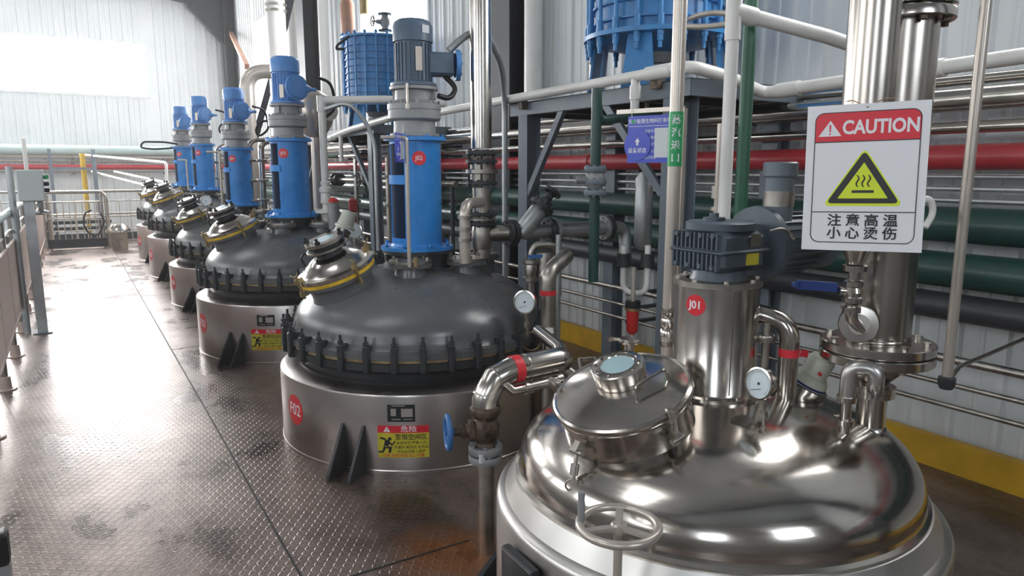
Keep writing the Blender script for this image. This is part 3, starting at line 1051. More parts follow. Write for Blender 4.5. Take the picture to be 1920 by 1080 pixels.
for k in range(11):
    yy = -.09 + .018 * k
    g.box((-.106, yy, .504), (.016, .006, .05)); g.box((-.106, yy, .44), (.016, .006, .05))
for k in range(4):
    for zz in (.425, .52): g.cyl((-.1, -.075 + .05 * k, zz), (-.118, -.075 + .05 * k, zz), .008, seg=6)
g.lathe([(.1, .53), (.102, .532), (.108, .534), (.108, .555), (.098, .56), (.0, .561)], None, 40)
g.cyl((-.03, 0, .56), (-.03, 0, .572), .035).cyl((-.03, 0, .572), (-.03, 0, .585), .015, seg=6)
g.build('gearbox', M['gearbox'], ja)
MB().box((.035, -.113, .505), (.045, .003, .04)).build('rating_plate', M['dullsteel'], ja)
MB().box((.035, -.104, .45), (.055, .003, .045)).build('yellow_label', M['signyellow'], ja, 'yellow sticker')
m = MB().lathe([(.07, .09), (.07, .16), (.125, .165), (.128, .185), (.1, .19), (.098, .40), (.102, .405), (.1, .5), (.06, .51), (0, .51)], axis_matrix((0, 0, .475), (1, 0, 0)), 40)
for k in range(24):
    a_ = 2 * pi * k / 24
    m.bar((.2, .104 * cos(a_), .475 + .104 * sin(a_)), (.4, .104 * cos(a_), .475 + .104 * sin(a_)), .008, .005, (0, cos(a_), sin(a_)))
m.build('motor_body', M['gearbox'], ja)
MB().cyl((.25, -.02, .55), (.25, -.02, .70), .046).lathe([(.05, .695), (.055, .7), (.055, .74), (.05, .745), (0, .745)], Matrix.Translation((.25, -.02, 0)), 28).build('terminal_box', M['frame'], ja)
MB().cyl((.25, -.02, .60), (.25, -.02, .65), .049, seg=28).build('foil_band', M['dullsteel'], ja)
g = MB().tube(bend([(.1, -.11, .53), (.16, -.12, .54), (.21, -.12, .50)], .03), .004, 8)
g.build('grease_line', M['dullsteel'], ja)
m = MB().use(M['redtag'])
disc(m, .033, 0, 3, 36)
m.use(M['white']).text('J01', .034, Matrix.Translation((0, 0, .0013)), .0004, .024)
cyl_sticker(m, 256, .1345, .305)
m.build('code_sticker', None, ja, 'round red sticker reading J01')


# ------------------------------------------------------------------ pressure gauges
def gauge(label, at, foot, face, r, steelcase=True):
    """at: middle of the case; foot: where its stem is screwed in; face: the way the dial looks"""
    at, foot, face = Vector(at), Vector(foot), Vector(face).normalized()
    t = thing('pressure_gauge', label, 'gauge', foot)
    am = axis_matrix(at, face, (0, 0, 1))
    MB().lathe([(0, -r * .42), (r * .9, -r * .42), (r * .95, -r * .36), (r * .95, r * .2), (r * 1.04, r * .22), (r * 1.04, r * .34), (r * .93, r * .36), (r * .91, r * .27)], am, 48).build('case', M['steel'], t)
    dl = MB().use(M['dial']).lathe([(r * .93, r * .26), (0, r * .26)], am, 40)
    dl.use(M['ink'])
    for k in range(25):
        a = R(-135 + 270 * k / 24)
        dl.box((r * .76 * cos(a), r * .76 * sin(a), r * .267), ((r * .12 if k % 4 else r * .2), r * .02, .001), am @ Matrix.Identity(4)) if False else None
        dl.bar(am @ Vector((r * .7 * cos(a), r * .7 * sin(a), r * .266)), am @ Vector((r * (.8 if k % 4 else .86) * cos(a), r * (.8 if k % 4 else .86) * sin(a), r * .266)), r * .022, .0008, face)
    dd = dl.build('dial', None, t)
    nd = MB().bar(am @ Vector((-r * .3, -r * .18, r * .285)), am @ Vector((r * .62, r * .42, r * .285)) if False else am @ Vector((-r * .5, r * .45, r * .285)), r * .05, .0012, face)
    nd.lathe([(r * .09, r * .27), (r * .09, r * .3), (0, r * .3)], am, 16)
    nd.build('needle', M['ink'], dd)
    st = MB().cyl(foot, at - (at - foot).normalized() * r * .9, r * .14, seg=12)
    mid = foot.lerp(at, .25)
    st.cyl(mid, mid + (at - foot).normalized() * r * .4, r * .28, seg=6)
    st.cyl(at - (at - foot).normalized() * r * 1.35, at - (at - foot).normalized() * r * .9, r * .24, seg=6)
    st.build('stem', M['dullsteel'], t)
    return t


def facing(p, up=.0, side=0.0):
    v = EYE - Vector(p)
    v = Vector((v.x, v.y, 0)).normalized()
    s = Vector((-v.y, v.x, 0))
    return v + s * side + Vector((0, 0, up))


g_at = D(1428, 719, 1.93)
g_ft = dome_hit(1433, 797)
g_at = D(1428, 719, math.hypot(g_ft.x, g_ft.y) - .01)
gauge('round pressure gauge standing on the dome of the shiny foreground tank', g_at, g_ft - Vector((0, 0, .01)), facing(g_at, .15, -.8), .046)
g_at = D(986, 566, 3.86)
gauge('large round pressure gauge right of the nearest dark dome', g_at, g_at + Vector((.012, 0, -.19)), facing(g_at, .1, -.45), .064)
g_at = D(665, 432, 6.4)
gauge('round pressure gauge seen between the two nearest dark domes', g_at, g_at + Vector((.0, .0, -.57)), facing(g_at, .05, -.3), .071)
g_at = D(387, 376, 8.6)
gauge('small round pressure gauge beside the second drive from the far end', g_at, g_at + Vector((0, 0, -.19)), facing(g_at, .05, -.2), .06)


def clamp(mb, o, z, r):
    mb.ring(Vector(o) - Vector(z).normalized() * .008, z, r * .9, r * 1.25, .016, 28)
    q = axis_matrix(o, z)
    mb.cyl(q @ Vector((r * 1.2, -.012, 0)), q @ Vector((r * 1.2, .05, 0)), .004, seg=8)
    mb.lathe([(0, 0), (.011, 0), (.011, .007), (0, .007)], axis_matrix(q @ Vector((r * 1.2, .03, 0)), q.to_3x3() @ Vector((0, 1, 0))), 8)
    return mb


# ------------------------------------------------------------------ the tall riser on the right of the shiny tank
NB, NRr = 0, 0
nx, ny = 2.06, 1.212
nz = ZD(math.hypot(nx - JX, ny - JY)) - .015
rs = thing('vapour_riser', 'tall polished riser pipe with wide bolted flange, right of the caution sign', 'pipe', (nx, ny, nz))
b = MB().cyl((nx, ny, nz), (nx, ny, .915), .043, seg=32)
b.lathe([(.05, 0), (.048, .008), (.043, .014)], Matrix.Translation((nx, ny, nz + .004)), 32)
b.build('neck', M['steel'], rs)
b = MB().lathe([(.04, .91), (.062, .912), (.062, .927), (.064, .929), (.064, .944), (.04, .945)], Matrix.Translation((nx, ny, 0)), 36)
b.build('ferrule', M['steel'], rs)
MB().lathe([(.042, .944), (.046, .96), (.06, .975), (.085, 1.0), (.1, 1.025)], Matrix.Translation((nx, ny, 0)), 40).build('cone', M['steel'], rs)
for z_ in (1.025, 1.058):
    MB().lathe([(.05, 0), (.158, .001), (.161, .004), (.161, .026), (.158, .029), (.05, .03)], Matrix.Translation((nx, ny, z_)), 56).build('flange', M['steel'], rs)
MB().lathe([(.155, 1.054), (.155, 1.059)], Matrix.Translation((nx, ny, 0)), 56).build('gasket', M['black'], rs)
bolt_parts(rs, M['dullsteel'], (nx, ny, 1.015), (0, 0, 1), .135, 8, .0115, .084, .4, 'flange_bolt')
b = MB().cyl((nx, ny, 1.07), (nx, ny, 2.01), .09, seg=48).lathe([(.09, 1.09), (.092, 1.092), (.092, 1.096), (.09, 1.1)], Matrix.Translation((nx, ny, 0)), 48)
b.build('column', M['column'], rs)
for z_ in (2.01, 2.045):
    MB().lathe([(.05, 0), (.125, .001), (.128, .004), (.128, .026), (.125, .03), (.05, .03)], Matrix.Translation((nx, ny, z_)), 48).build('flange', M['steel'], rs)
bolt_parts(rs, M['rusty'], (nx, ny, 2.0), (0, 0, 1), .108, 8, .012, .09, .2, 'flange_bolt')
MB().cyl((nx, ny, 2.07), (nx, ny, 3.6), .09, seg=40).build('column', M['column'], rs)
# foil covered bend behind the riser
MB().tube(bend([(nx + .24, ny + .16, 1.95), (nx + .24, ny + .16, 2.2), (nx + .2, ny + .16, 2.6), (nx + .2, ny + .16, 3.4)], .1), .045, 16).single('foil_wrapped_pipe', M['satin'], 'crumpled foil wrapped pipe just behind the top of the riser', 'pipe')

# the second, shorter column with its cone and lever valve
lx, ly = 1.872, 1.185
cl = thing('condenser_column', 'polished column behind the caution sign ending in a cone and lever valve', 'pipe', (lx, ly, 1.19))
MB().cyl((lx, ly, 1.45), (lx, ly, 3.6), .066, seg=44).build('column', M['column'], cl)
MB().lathe([(.066, 1.45), (.06, 1.43), (.02, 1.338), (.018, 1.33)], Matrix.Translation((lx, ly, 0)), 36).build('cone', M['steel'], cl)
b = clamp(MB(), (lx, ly, 1.325), (0, 0, 1), .026)
b.cyl((lx, ly, 1.28), (lx, ly, 1.335), .016)
b.build('clamp', M['steel'], cl)
b = MB().lathe([(.016, 1.208), (.017, 1.22), (.026, 1.226), (.026, 1.24), (.022, 1.244), (.027, 1.256), (.022, 1.27), (.026, 1.274), (.026, 1.288), (.016, 1.292)], Matrix.Translation((lx, ly, 0)), 28)
b.cyl((lx, ly, 1.257), (lx - .035, ly + .02, 1.26), .011)
b.build('ball_valve', M['steel'], cl)
dv = Vector((-.66, .70, .0)).normalized()
e = Vector((lx, ly, 1.268)) - Vector((.03, -.03, 0))
b = MB().bar(e, e + dv * .11 + Vector((0, 0, .004)), .026, .012, (0, 0, 1))
b.lathe([(0, -.006), (.013, -.006), (.013, .006), (0, .006)], axis_matrix(e + dv * .11 + Vector((0, 0, .004)), (0, 0, 1)), 20)
b.build('lever', M['handle'], cl, 'blue lever')
# tee ending on the flange of the riser
tj = Vector((1.93, 1.12, 1.158))
b = MB().tube(bend([(lx, ly, 1.225), (lx, ly, 1.18), (lx + .035, ly - .02, 1.14)], .03), .0165, 14)
b.build('spout', M['steel'], cl)
sd = (-.62, -.45, .08)
b = MB()
c0 = Vector((lx + .04, ly + .0, 1.158))
b.lathe([(0, -.012), (.052, -.012), (.055, -.006), (.055, .006), (.052, .012), (.03, .013), (.028, .03), (0, .03)], axis_matrix(c0, sd), 40)
clamp(b, (lx - .0, ly, 1.205), (0, 0, 1), .02)
b.build('sight_disc', M['steel'], cl)

# U bend from a nozzle of the dome up to the riser neck
u0 = dome_hit(1578, 808)
du = math.hypot(u0.x, u0.y)
ub = thing('return_bend', 'thick U shaped steel bend between dome nozzle and riser neck', 'pipe', (u0.x, u0.y, u0.z - .01))
ua, ub_, uc, ud = D(1588, 745, du), D(1590, 686, du), D(1645, 686, du), D(1645, 735, du)
uc.z = ub_.z; ub_.x, ub_.y = ua.x, ua.y; ud.x, ud.y = uc.x, uc.y
MB().tube(bend([ua, ub_, uc, ud, (nx - .02, ny - .02, ud.z - .03)], .06, 9), .023, 18).build('bend_pipe', M['satin'], ub)
b = MB().cyl((ua.x, ua.y, u0.z - .012), (ua.x, ua.y, ua.z), .0155)
b.ring((ua.x, ua.y, ua.z - .012), (0, 0, 1), .015, .028, .016)
b.build('nozzle', M['steel'], ub)
clamp(MB(), (ua.x, ua.y, u0.z + .03), (0, 0, 1), .02).build('clamp', M['steel'], ub)

# vessel lamp
lo = dome_hit(1502, 738)
dl = math.hypot(lo.x, lo.y)
la = (D(1547, 668, dl) - lo).normalized()
vl = thing('vessel_lamp', 'beige lamp housing with small red button on the shiny dome', 'lamp', lo)
la = Vector((la.x, la.y, la.z))
am = axis_matrix(lo, la, (1, 0, 0))
MB().lathe([(0, -.03), (.062, -.03), (.062, .02), (.07, .022), (.07, .038), (.06, .04)], am, 32).build('collar', M['steel'], vl)
b = MB().lathe([(.06, .038), (.058, .06), (.05, .075), (.042, .08), (.042, .135), (.036, .145), (0, .146)], am, 32)
b.box((.02, .03, .1), (.06, .055, .05), am, .01)
b.build('housing', M['beige'], vl)
MB().lathe([(.0605, .042), (.0615, .043), (.061, .048), (.059, .049)], am, 32).build('blue_band', M['handle'], vl)
MB().cyl(am @ Vector((-.03, -.03, .1)), am @ Vector((-.036, -.036, .1)), .006).build('red_button', M['redcap'], vl)

# elbow pipe with red marking behind the agitator
p0 = D(1474, 735, 2.36)
p0 = Vector((p0.x, p0.y, ZD(math.hypot(p0.x - JX, p0.y - JY)) - .02))
zt = D(1474, 606, 2.36).z
ep = thing('steam_elbow_pipe', 'elbow pipe with a red band rising right of the J01 cylinder', 'pipe', p0)
MB().tube(bend([p0, (p0.x, p0.y, zt), (p0.x - .06, p0.y + .12, zt + .03), (p0.x - .16, p0.y + .3, zt + .03)], .06, 5), .031, 20).build('pipe_run', M['steel'], ep)
zb = D(1478, 660, 2.36).z
b = MB().use(M['redtag']).lathe([(.0315, -.013), (.0325, -.013), (.0325, .013), (.0315, .013)], Matrix.Translation((p0.x, p0.y, zb)), 28)
b.bar((p0.x + .02, p0.y - .028, zb), (p0.x + .042, p0.y - .04, zb - .004), .022, .0015)
b.build('red_band', None, ep)
b = MB().cyl((p0.x - .05, p0.y + .05, ZD(.3) - .05), (p0.x - .05, p0.y + .05, zt), .012).flange((p0.x - .05, p0.y + .05, zt - .06), (0, 0, 1), .03, .02, 6, .004)
b.build('side_line', M['dullsteel'], ep)

# small lidded sample port behind the hatch
sp = D(1178, 700, 2.62)
zz = D(1178, 637, 2.62).z
st = thing('sample_port', 'small capped steel port standing behind the round hatch', 'valve', (sp.x, sp.y, ZD(.5) - .02))
MB().cyl((sp.x, sp.y, .5), (sp.x, sp.y, zz - .012), .018, seg=20).build('tube', M['steel'], st)
b = MB().lathe([(0, -.012), (.038, -.012), (.042, -.006), (.042, .0), (.036, .006), (0, .007)], Matrix.Translation((sp.x, sp.y, zz)), 32)
b.build('cap', M['steel'], st)
v = Vector((-.72, .6, 0))
b = MB().bar(Vector((sp.x, sp.y, zz)) + v * .035, Vector((sp.x, sp.y, zz + .003)) + v * .075, .012, .006).cyl(Vector((sp.x, sp.y, zz - .006)) + v * .075, Vector((sp.x, sp.y, zz + .01)) + v * .075, .013, seg=8)
b.build('wing_nut', M['steel'], st)

# ------------------------------------------------------------------ caution sign
p = D(1619, 334, 2.02)
sw, sh = .308, .384
n_ = facing(p, .02, -.06).normalized()
upv = Vector((0, 0, 1))
right = upv.cross(n_).normalized()
sm_ = Matrix((right, n_.cross(right), n_)).transposed().to_4x4()
sm_.translation = p
sm_ = sm_ @ Matrix.Rotation(R(1.2), 4, 'Z') @ Matrix.Diagonal((.9, .96, 1, 1))
cs = thing('caution_sign', 'white caution sign with red header and yellow hot surface triangle', 'sign', p - Vector((0, 0, sh / 2)))


def rrect(x0, y0, x1, y1, r, tl=True, tr=True, bl=True, br=True, n=6):
    out = []
    for (cx, cy, a0, on) in ((x1 - r, y1 - r, 0, tr), (x0 + r, y1 - r, 90, tl), (x0 + r, y0 + r, 180, bl), (x1 - r, y0 + r, 270, br)):
        if on: out += [(cx + r * cos(R(a0 + 90 * i / n)), cy + r * sin(R(a0 + 90 * i / n))) for i in range(n + 1)]
        else: out.append((cx + (r if a0 in (0, 270) else -r), cy + (r if a0 in (0, 90) else -r)))
    return out


def outline(mb, poly, t, h, mtx, z0):
    """thin closed line following a polygon"""
    n = len(poly)
    for i in range(n):
        a, c = Vector((*poly[i], 0)), Vector((*poly[(i + 1) % n], 0))
        d = (c - a)
        if d.length < 1e-6: continue
        d.normalize()
        s = Vector((-d.y, d.x, 0)) * t / 2
        e = d * t / 2
        mb.prism([(a - e + s).to_2d(), (a - e - s).to_2d(), (c + e - s).to_2d(), (c + e + s).to_2d()], h, mtx, z0)


MB().box((0, 0, 0), (sw, sh, .004), sm_).build('board', M['white'], cs)
X0, X1, Y0, Y1 = -.131, .133, -.17, .172
b = MB().use(M['caution']).prism(rrect(X0, .096, X1, Y1, .022, bl=False, br=False), .0006, sm_, .002)
b.use(M['ink'])
outline(b, rrect(X0, Y0, X1, Y1, .022), .0022, .0004, sm_, .0026)
b.bar(sm_ @ Vector((X0, .096, .003)), sm_ @ Vector((X1, .096, .003)), .0022, .0005, right)
b.bar(sm_ @ Vector((X0, -.089, .003)), sm_ @ Vector((X1, -.089, .003)), .0022, .0005, right)


def rtri(cx, cy, w_, h_, r, n=5):
    P = [Vector((cx - w_ / 2, cy - h_ / 2, 0)), Vector((cx + w_ / 2, cy - h_ / 2, 0)), Vector((cx, cy + h_ / 2, 0))]
    out = []
    for i in range(3):
        a, q_, c = P[i - 1], P[i], P[(i + 1) % 3]
        s, e = q_ + (a - q_).normalized() * r, q_ + (c - q_).normalized() * r
        for k in range(n + 1):
            t = k / n
            out.append((s * (1 - t) ** 2 + q_ * 2 * t * (1 - t) + e * t * t).to_2d())
    return out


b.use(M['lime']).prism(rtri(.0, .003, .205, .152, .02), .0005, sm_, .002)
b.use(M['ink']).prism(rtri(.0, .003, .187, .138, .016), .0005, sm_, .0022)
b.use(M['lime']).prism(rtri(.0, -.006, .128, .094, .002), .0005, sm_, .0025)
b.use(M['ink']).box((0, -.035, .003), (.056, .007, .0006), sm_)
for k in (-1, 0, 1):
    pts = [sm_ @ Vector((k * .0145 + .004 * sin(i / 10 * 2 * pi) - .002 + i * .0004, .004 - .003 * 0 - i * .0031 + .004, .003)) for i in range(11)]
    b.tube(pts, [.0012 + .0008 * sin(pi * i / 10) for i in range(11)], 6)
b.use(M['white']).prism([(-.122, .111), (-.062, .111), (-.092, .152)], .0006, sm_, .0026)
b.text('CAUTION', .049, sm_ @ Matrix.Translation((.035, .131, .0028)), .0003, .03, sx=.86)
b.use(M['caution']).prism([(-.0945, .1405), (-.0895, .1405), (-.0905, .121), (-.0935, .121)], .0006, sm_, .003).prism([(-.094, .1185), (-.09, .1185), (-.09, .1145), (-.094, .1145)], .0006, sm_, .003)
b.use(M['ink'])
for row, yy in (('注意高温', -.113), ('小心烫伤', -.147)):
    for k, ch in enumerate(row): b.text(ch, .0345, sm_ @ Matrix.Translation((-.069 + .0475 * k, yy, .0028)), .0003, .02, sx=1.1)
b.build('printing', None, cs)
for xx in (-.04, .04):
    MB().tube(bend([sm_ @ Vector((0, sh / 2 - .01, .003)), sm_ @ Vector((xx, sh / 2 + .012, -.02)), sm_ @ Vector((xx * 1.6, sh / 2 + .018, -.09))], .01), .0014, 6).build('hanging_wire', M['copper'], cs)


# ================================================================== PLATFORMS AND BLUE CONDENSERS
def platform(label, x0, x1, y0, y1, z, posts, braces, parts_white=True):
    t = thing('equipment_platform', label, 'platform', ((x0 + x1) / 2, (y0 + y1) / 2, 0), 'raised steel platforms')
    MB().box(((x0 + x1) / 2, (y0 + y1) / 2, z - .004), (x1 - x0, y1 - y0, .008)).build('deck_plate', M['darkframe'], t)
    for a, c in (((x0, y0), (x0, y1)), ((x1, y0), (x1, y1)), ((x0, y0), (x1, y0)), ((x0, y1), (x1, y1))):
        b = MB()
        p, q_ = Vector((*a, z - .05)), Vector((*c, z - .05))
        b.bar(p, q_, .085, .01, (0, 0, 1))
        dx = Vector((.022, 0, 0)) if a[0] == c[0] else Vector((0, .022, 0))
        sg_ = 1 if (a[0] == x0 and c[0] == x0) or (a[1] == y0 and c[1] == y0) else -1
        for dz in (.04, -.04): b.bar(p + dx * sg_ + Vector((0, 0, dz)), q_ + dx * sg_ + Vector((0, 0, dz)), .008, .05, (0, 0, 1))
        b.build('edge_channel', M['frame'], t)
    for yy in [y0 + (y1 - y0) * k / 4 for k in (1, 2, 3)]:
        MB().bar((x0, yy, z - .05), (x1, yy, z - .05), .08, .05, (0, 0, 1)).build('joist', M['darkframe'], t)
    for x, y, w_ in posts:
        b = MB()
        b.box((x - w_ / 2 + .005, y, (z - .09) / 2), (.01, w_, z - .09)); b.box((x + w_ / 2 - .005, y, (z - .09) / 2), (.01, w_, z - .09)); b.box((x, y, (z - .09) / 2), (w_ - .02, .009, z - .09))
        b.box((x, y, .006), (w_ + .08, w_ + .08, .012))
        b.build('post', M['frame'], t)
    for p, q_ in braces:
        b = MB().bar(p, q_, .008, .05, (1, 0, 0))
        b.bar(Vector(p) + Vector((.025, 0, 0)), Vector(q_) + Vector((.025, 0, 0)), .05, .008, (1, 0, 0))
        b.build('brace', M['frame'], t)
    return t


ZP = 2.09
platform('grey raised platform carrying the nearer blue condenser', 2.9, 3.85, 2.86, 4.72, ZP,
         [(2.96, 4.55, .12), (2.97, 3.0, .14), (3.8, 4.55, .12), (3.8, 3.0, .12)],
         [((2.91, 4.50, 1.42), (2.91, 4.06, 2.02)), ((2.91, 3.62, 2.02), (2.91, 3.07, 1.46))])
platform('grey raised platform carrying the farther blue condenser', 2.9, 3.85, 7.6, 10.6, ZP,
         [(2.96, 7.75, .12), (2.96, 10.4, .12), (3.8, 7.75, .12), (3.8, 10.4, .12)],
         [((2.91, 7.82, 1.4), (2.91, 8.5, 2.02)), ((2.91, 10.3, 1.4), (2.91, 9.7, 2.02))])


def condenser(label, x, y, z, sc=1.0):
    t = thing('block_condenser', label, 'condenser', (x, y, z), 'blue ribbed block condensers on the platforms', world=False)
    r = .385
    b = MB().lathe([(.14, .18), (.2, .2), (.36, .255), (.40, .26), (.40, .285), (.2, .29)], None, 48)
    b.build('bottom_cover', M['bluecond'], t)
    MB().cyl((0, 0, .12), (0, 0, .2), .12, .16).lathe([(.09, .04), (.13, .045), (.13, .07), (.09, .075), (.13, .08), (.13, .11), (.09, .115)], None, 32).cyl((0, 0, -.07), (0, 0, .12), .07).build('outlet_nozzle', M['gearcast'], t)
    b = MB().lathe([(r, .285), (r, 1.28)], None, 56)
    for k in range(9):
        z0 = .36 + k * .1
        b.lathe([(r, z0 - .008), (r + .022, z0 - .006), (r + .022, z0 + .006), (r, z0 + .008)], None, 56)
    b.build('block_stack', M['bluecond'], t)
    b = MB().lathe([(.2, 1.28), (.45, 1.28), (.45, 1.31), (.3, 1.318), (.15, 1.34), (.15, 1.37), (0, 1.37)], None, 48)
    b.build('top_cover', M['bluecond'], t)
    b = MB().lathe([(.37, .262), (.455, .262), (.455, .29), (.37, .29)], None, 56)
    b.build('bottom_ring', M['bluecond'], t)
    for k in range(20):
        c = pol(18 * k + 4, .43, 0)
        q_ = MB().cyl(c + Vector((0, 0, .16)), c + Vector((0, 0, 1.36)), .0125, seg=10)
        q_.cyl(c + Vector((0, 0, .235)), c + Vector((0, 0, .26)), .022, seg=6).cyl(c + Vector((0, 0, 1.32)), c + Vector((0, 0, 1.345)), .022, seg=6)
        q_.cyl(c + Vector((0, 0, .20)), c + Vector((0, 0, .235)), .018, seg=10)
        q_.cyl(c + Vector((0, 0, .29)), c + Vector((0, 0, .36)), .021, .021, seg=10)
        q_.build('tie_rod', M['bluecond'], t)
    for k in range(4):
        a = 45 + 90 * k + 12
        u, v = pol(a, 1, 0), pol(a + 90, 1, 0)
        q_ = MB().prism([(-.1, -.072), (.1, -.072), (.07, .27), (-.07, .27)], .014)
        q_.map(lambda p: u * (.40 - p.y * .1 + p.z) + v * p.x + Vector((0, 0, p.y)))
        q_.bar(u * .36 + Vector((0, 0, -.07)), u * .33 + Vector((0, 0, .26)), .012, .08, u)
        q_.build('leg', M['bluecond'], t)
    t.scale = (sc, sc, 1)
    return t


condenser('nearer blue ribbed condenser above the hanging blue placard', 3.38, 3.66, ZP + .075, 1.05)
c2 = condenser('farther blue ribbed condenser seen behind the nearest motor', 3.40, 8.72, ZP + .075, .98)
c2.scale = (.98, .98, .79)
# connection on the far condenser
vq = D(722, 42, 9.15)
flanged_valve(vq.x, vq.y, vq.z, (0, 0, 1), 'valve with handwheel on top of the farther blue condenser', .05, M['gearcast'], M['glazedk'])
t = thing('condenser_outlet_hose', 'looped cream hose beside the nearer blue condenser', 'hose', (3.2, 3.15, 2.3))
pts = [Vector((3.1, 3.16, 2.42)), Vector((3.19, 3.02, 2.405)), Vector((3.28, 2.93, 2.42)), Vector((3.33, 2.95, 2.47)), Vector((3.28, 3.05, 2.50)), Vector((3.2, 3.14, 2.49)), Vector((3.22, 3.3, 2.46))]
MB().tube(bend(pts, .08, 6), .016, 12).build('hose', M['cream'], t)
MB().tube(bend([(3.55, 4.55, 2.09), (3.55, 4.55, 2.42), (3.52, 4.48, 2.46)], .03), .03, 14).cyl((3.55, 4.55, 2.42), (3.52, 4.47, 2.47), .035, .05).single('vent_funnel', M['cream'], 'cream funnel pipe left of the nearer blue condenser', 'pipe')

# ------------------------------------------------------------------ white plastic drain pipe along the platforms
t = thing('white_drain_pipe', 'long white plastic pipe along the front edge of the nearer platform', 'pipe', (2.84, 4, 2.09))
path = [(2.84, 6.0, 2.10), (2.84, 4.7, 2.115), (2.84, 2.98, 2.135)]
MB().tube(path, .031, 18).build('pipe_run', M['pvc'], t)
MB().cyl((2.84, 3.14, 2.133), (2.84, 2.94, 2.135), .04).build('elbow_socket', M['pvc'], t)
MB().tube(bend([(2.84, 3.0, 2.135), (2.84, 2.80, 2.135), (3.1, 2.79, 2.10), (3.41, 2.79, 2.03), (3.41, 1.5, 2.065), (3.41, -2.5, 2.16)], .06), .034, 18).build('pipe_run', M['pvc'], t)
MB().cyl((3.41, 2.70, 2.032), (3.41, 2.56, 2.037), .041).build('coupling', M['pvc'], t)
MB().cyl((3.41, 1.96, 2.053), (3.41, 1.8, 2.057), .042).build('coupling', M['pvc'], t)
MB().tube(bend([(2.84, 3.24, 2.13), (2.84, 3.24, 1.8)], .02), .026, 16).cyl((2.84, 3.24, 2.08), (2.84, 3.24, 2.0), .032).build('branch_pipe', M['pvc'], t)
for p_ in ((2.87, 3.1, 2.1), (2.87, 4.5, 2.085)): MB().box(p_, (.05, .05, .1)).build('strap', M['rusty'], t)
t = thing('white_drain_pipe', 'white plastic pipe sloping along the farther platform', 'pipe', (2.84, 8, 2.0))
MB().tube(bend([(2.84, 6.5, 2.14), (2.84, 8.2, 2.06), (2.84, 9.2, 1.97), (2.84, 12, 1.93)], .2), .036, 18).build('pipe_run', M['pvc'], t)
MB().tube(bend([(2.84, 8.55, 2.03), (2.84, 8.55, 1.7)], .02), .026, 16).build('branch_pipe', M['pvc'], t)
MB().cyl((2.84, 8.8, 2.0), (2.84, 9.0, 1.985), .042).build('coupling', M['pvc'], t)

# white pipe rising from the second vessel and turning to the wall
b0 = D(612, 395, 6.85)
t = thing('white_riser_pipe', 'white plastic riser with elbow at the second nearest dark vessel', 'pipe', b0)
zt = D(612, 188, 6.85).z
MB().tube(bend([b0, (b0.x, b0.y, zt), (b0.x + .45, b0.y - .36, zt + .0), (2.95, b0.y - .62, zt - .03)], .03), .034, 18).build('pipe_run', M['pvc'], t)
MB().cyl((b0.x, b0.y, zt - .1), (b0.x, b0.y, zt + .038), .044).build('elbow_socket', M['pvc'], t)
zz = D(612, 362, 6.85).z
MB().lathe([(.034, -.1), (.05, -.09), (.044, 0), (.055, .01), (.055, .05), (.04, .06), (.045, .1), (.034, .11)], Matrix.Translation((b0.x, b0.y, zz)), 28).build('union', M['pvc'], t)
MB().flange((b0.x, b0.y, b0.z - .02), (0, 0, 1), .115, .03, 8, .01).cyl((b0.x, b0.y, 1.1), (b0.x, b0.y, b0.z), .05).build('flange', M['pvc'], t)

# big white vertical pipe and its sloping branch right of centre
wb = D(1347, 418, 3.05)
t = thing('white_vertical_pipe', 'white plastic vertical pipe behind the grey geared motor', 'pipe', (2.29, 2.07, 0))
X_, Y_ = 2.40, 2.142
MB().cyl((X_, Y_, 0), (X_, Y_, 3.2), .027, seg=24).build('pipe_run', M['pvc'], t)
MB().cyl((X_, Y_, 2.13), (X_, Y_, 2.36), .033, seg=24).build('tee', M['pvc'], t)
MB().tube([(X_, Y_, 2.245), (2.85, 2.02, 2.17), (3.41, 1.9, 2.06)], .03, 18).cyl((X_, Y_, 2.245), (X_ + .1, Y_ - .02, 2.23), .038).build('branch_pipe', M['pvc'], t)
X_, Y_ = 2.56, 2.19
MB().cyl((X_, Y_, 0), (X_, Y_, 3.3), .029, seg=20).single('green_riser_pipe', M['greenv'], 'dark green vertical pipe right of the white vertical pipe', 'pipe')
q_ = D(1348, 330, 3.4)
t = thing('slim_white_riser', 'slim cream pipe with union, left of the white vertical pipe', 'pipe', (q_.x, q_.y, 0))
MB().cyl((q_.x, q_.y, 0), (q_.x, q_.y, D(1352, 232, 3.4).z), .017).build('pipe_run', M['cream'], t)
for a_, c_ in ((372, 348), (395, 388)): MB().cyl((q_.x, q_.y, D(1346, a_, 3.4).z), (q_.x, q_.y, D(1346, c_, 3.4).z), .03).build('union', M['cream'], t)

# green pipe with valve under the nearer platform
q_ = D(1116, 330, 4.15)
t = thing('green_drop_pipe', 'dark green pipe dropping from the nearer platform through a flanged valve', 'pipe', (q_.x, q_.y, 1.0))
MB().tube(bend([(q_.x + .35, q_.y - .08, 1.93), (q_.x + .02, q_.y, 1.87), (q_.x, q_.y, 2.0)], .05), .028, 14).cyl((q_.x, q_.y, 2.05), (q_.x, q_.y, .95), .03, seg=18).build('pipe_run', M['green'], t)
for py in (318, 342, 362):
    MB().flange((q_.x, q_.y, D(1116, py, 4.15).z - .012), (0, 0, 1), .064, .03, 8, .009).build('flange', M['frame'], t)
zz = D(1116, 330, 4.15).z
MB().lathe([(.03, -.07), (.055, -.03), (.055, .03), (.03, .07)], Matrix.Translation((q_.x, q_.y, zz - .02)), 24).cyl((q_.x, q_.y, zz - .02), (q_.x - .1, q_.y + .05, zz - .02), .022).build('valve_body', M['gearcast'], t)

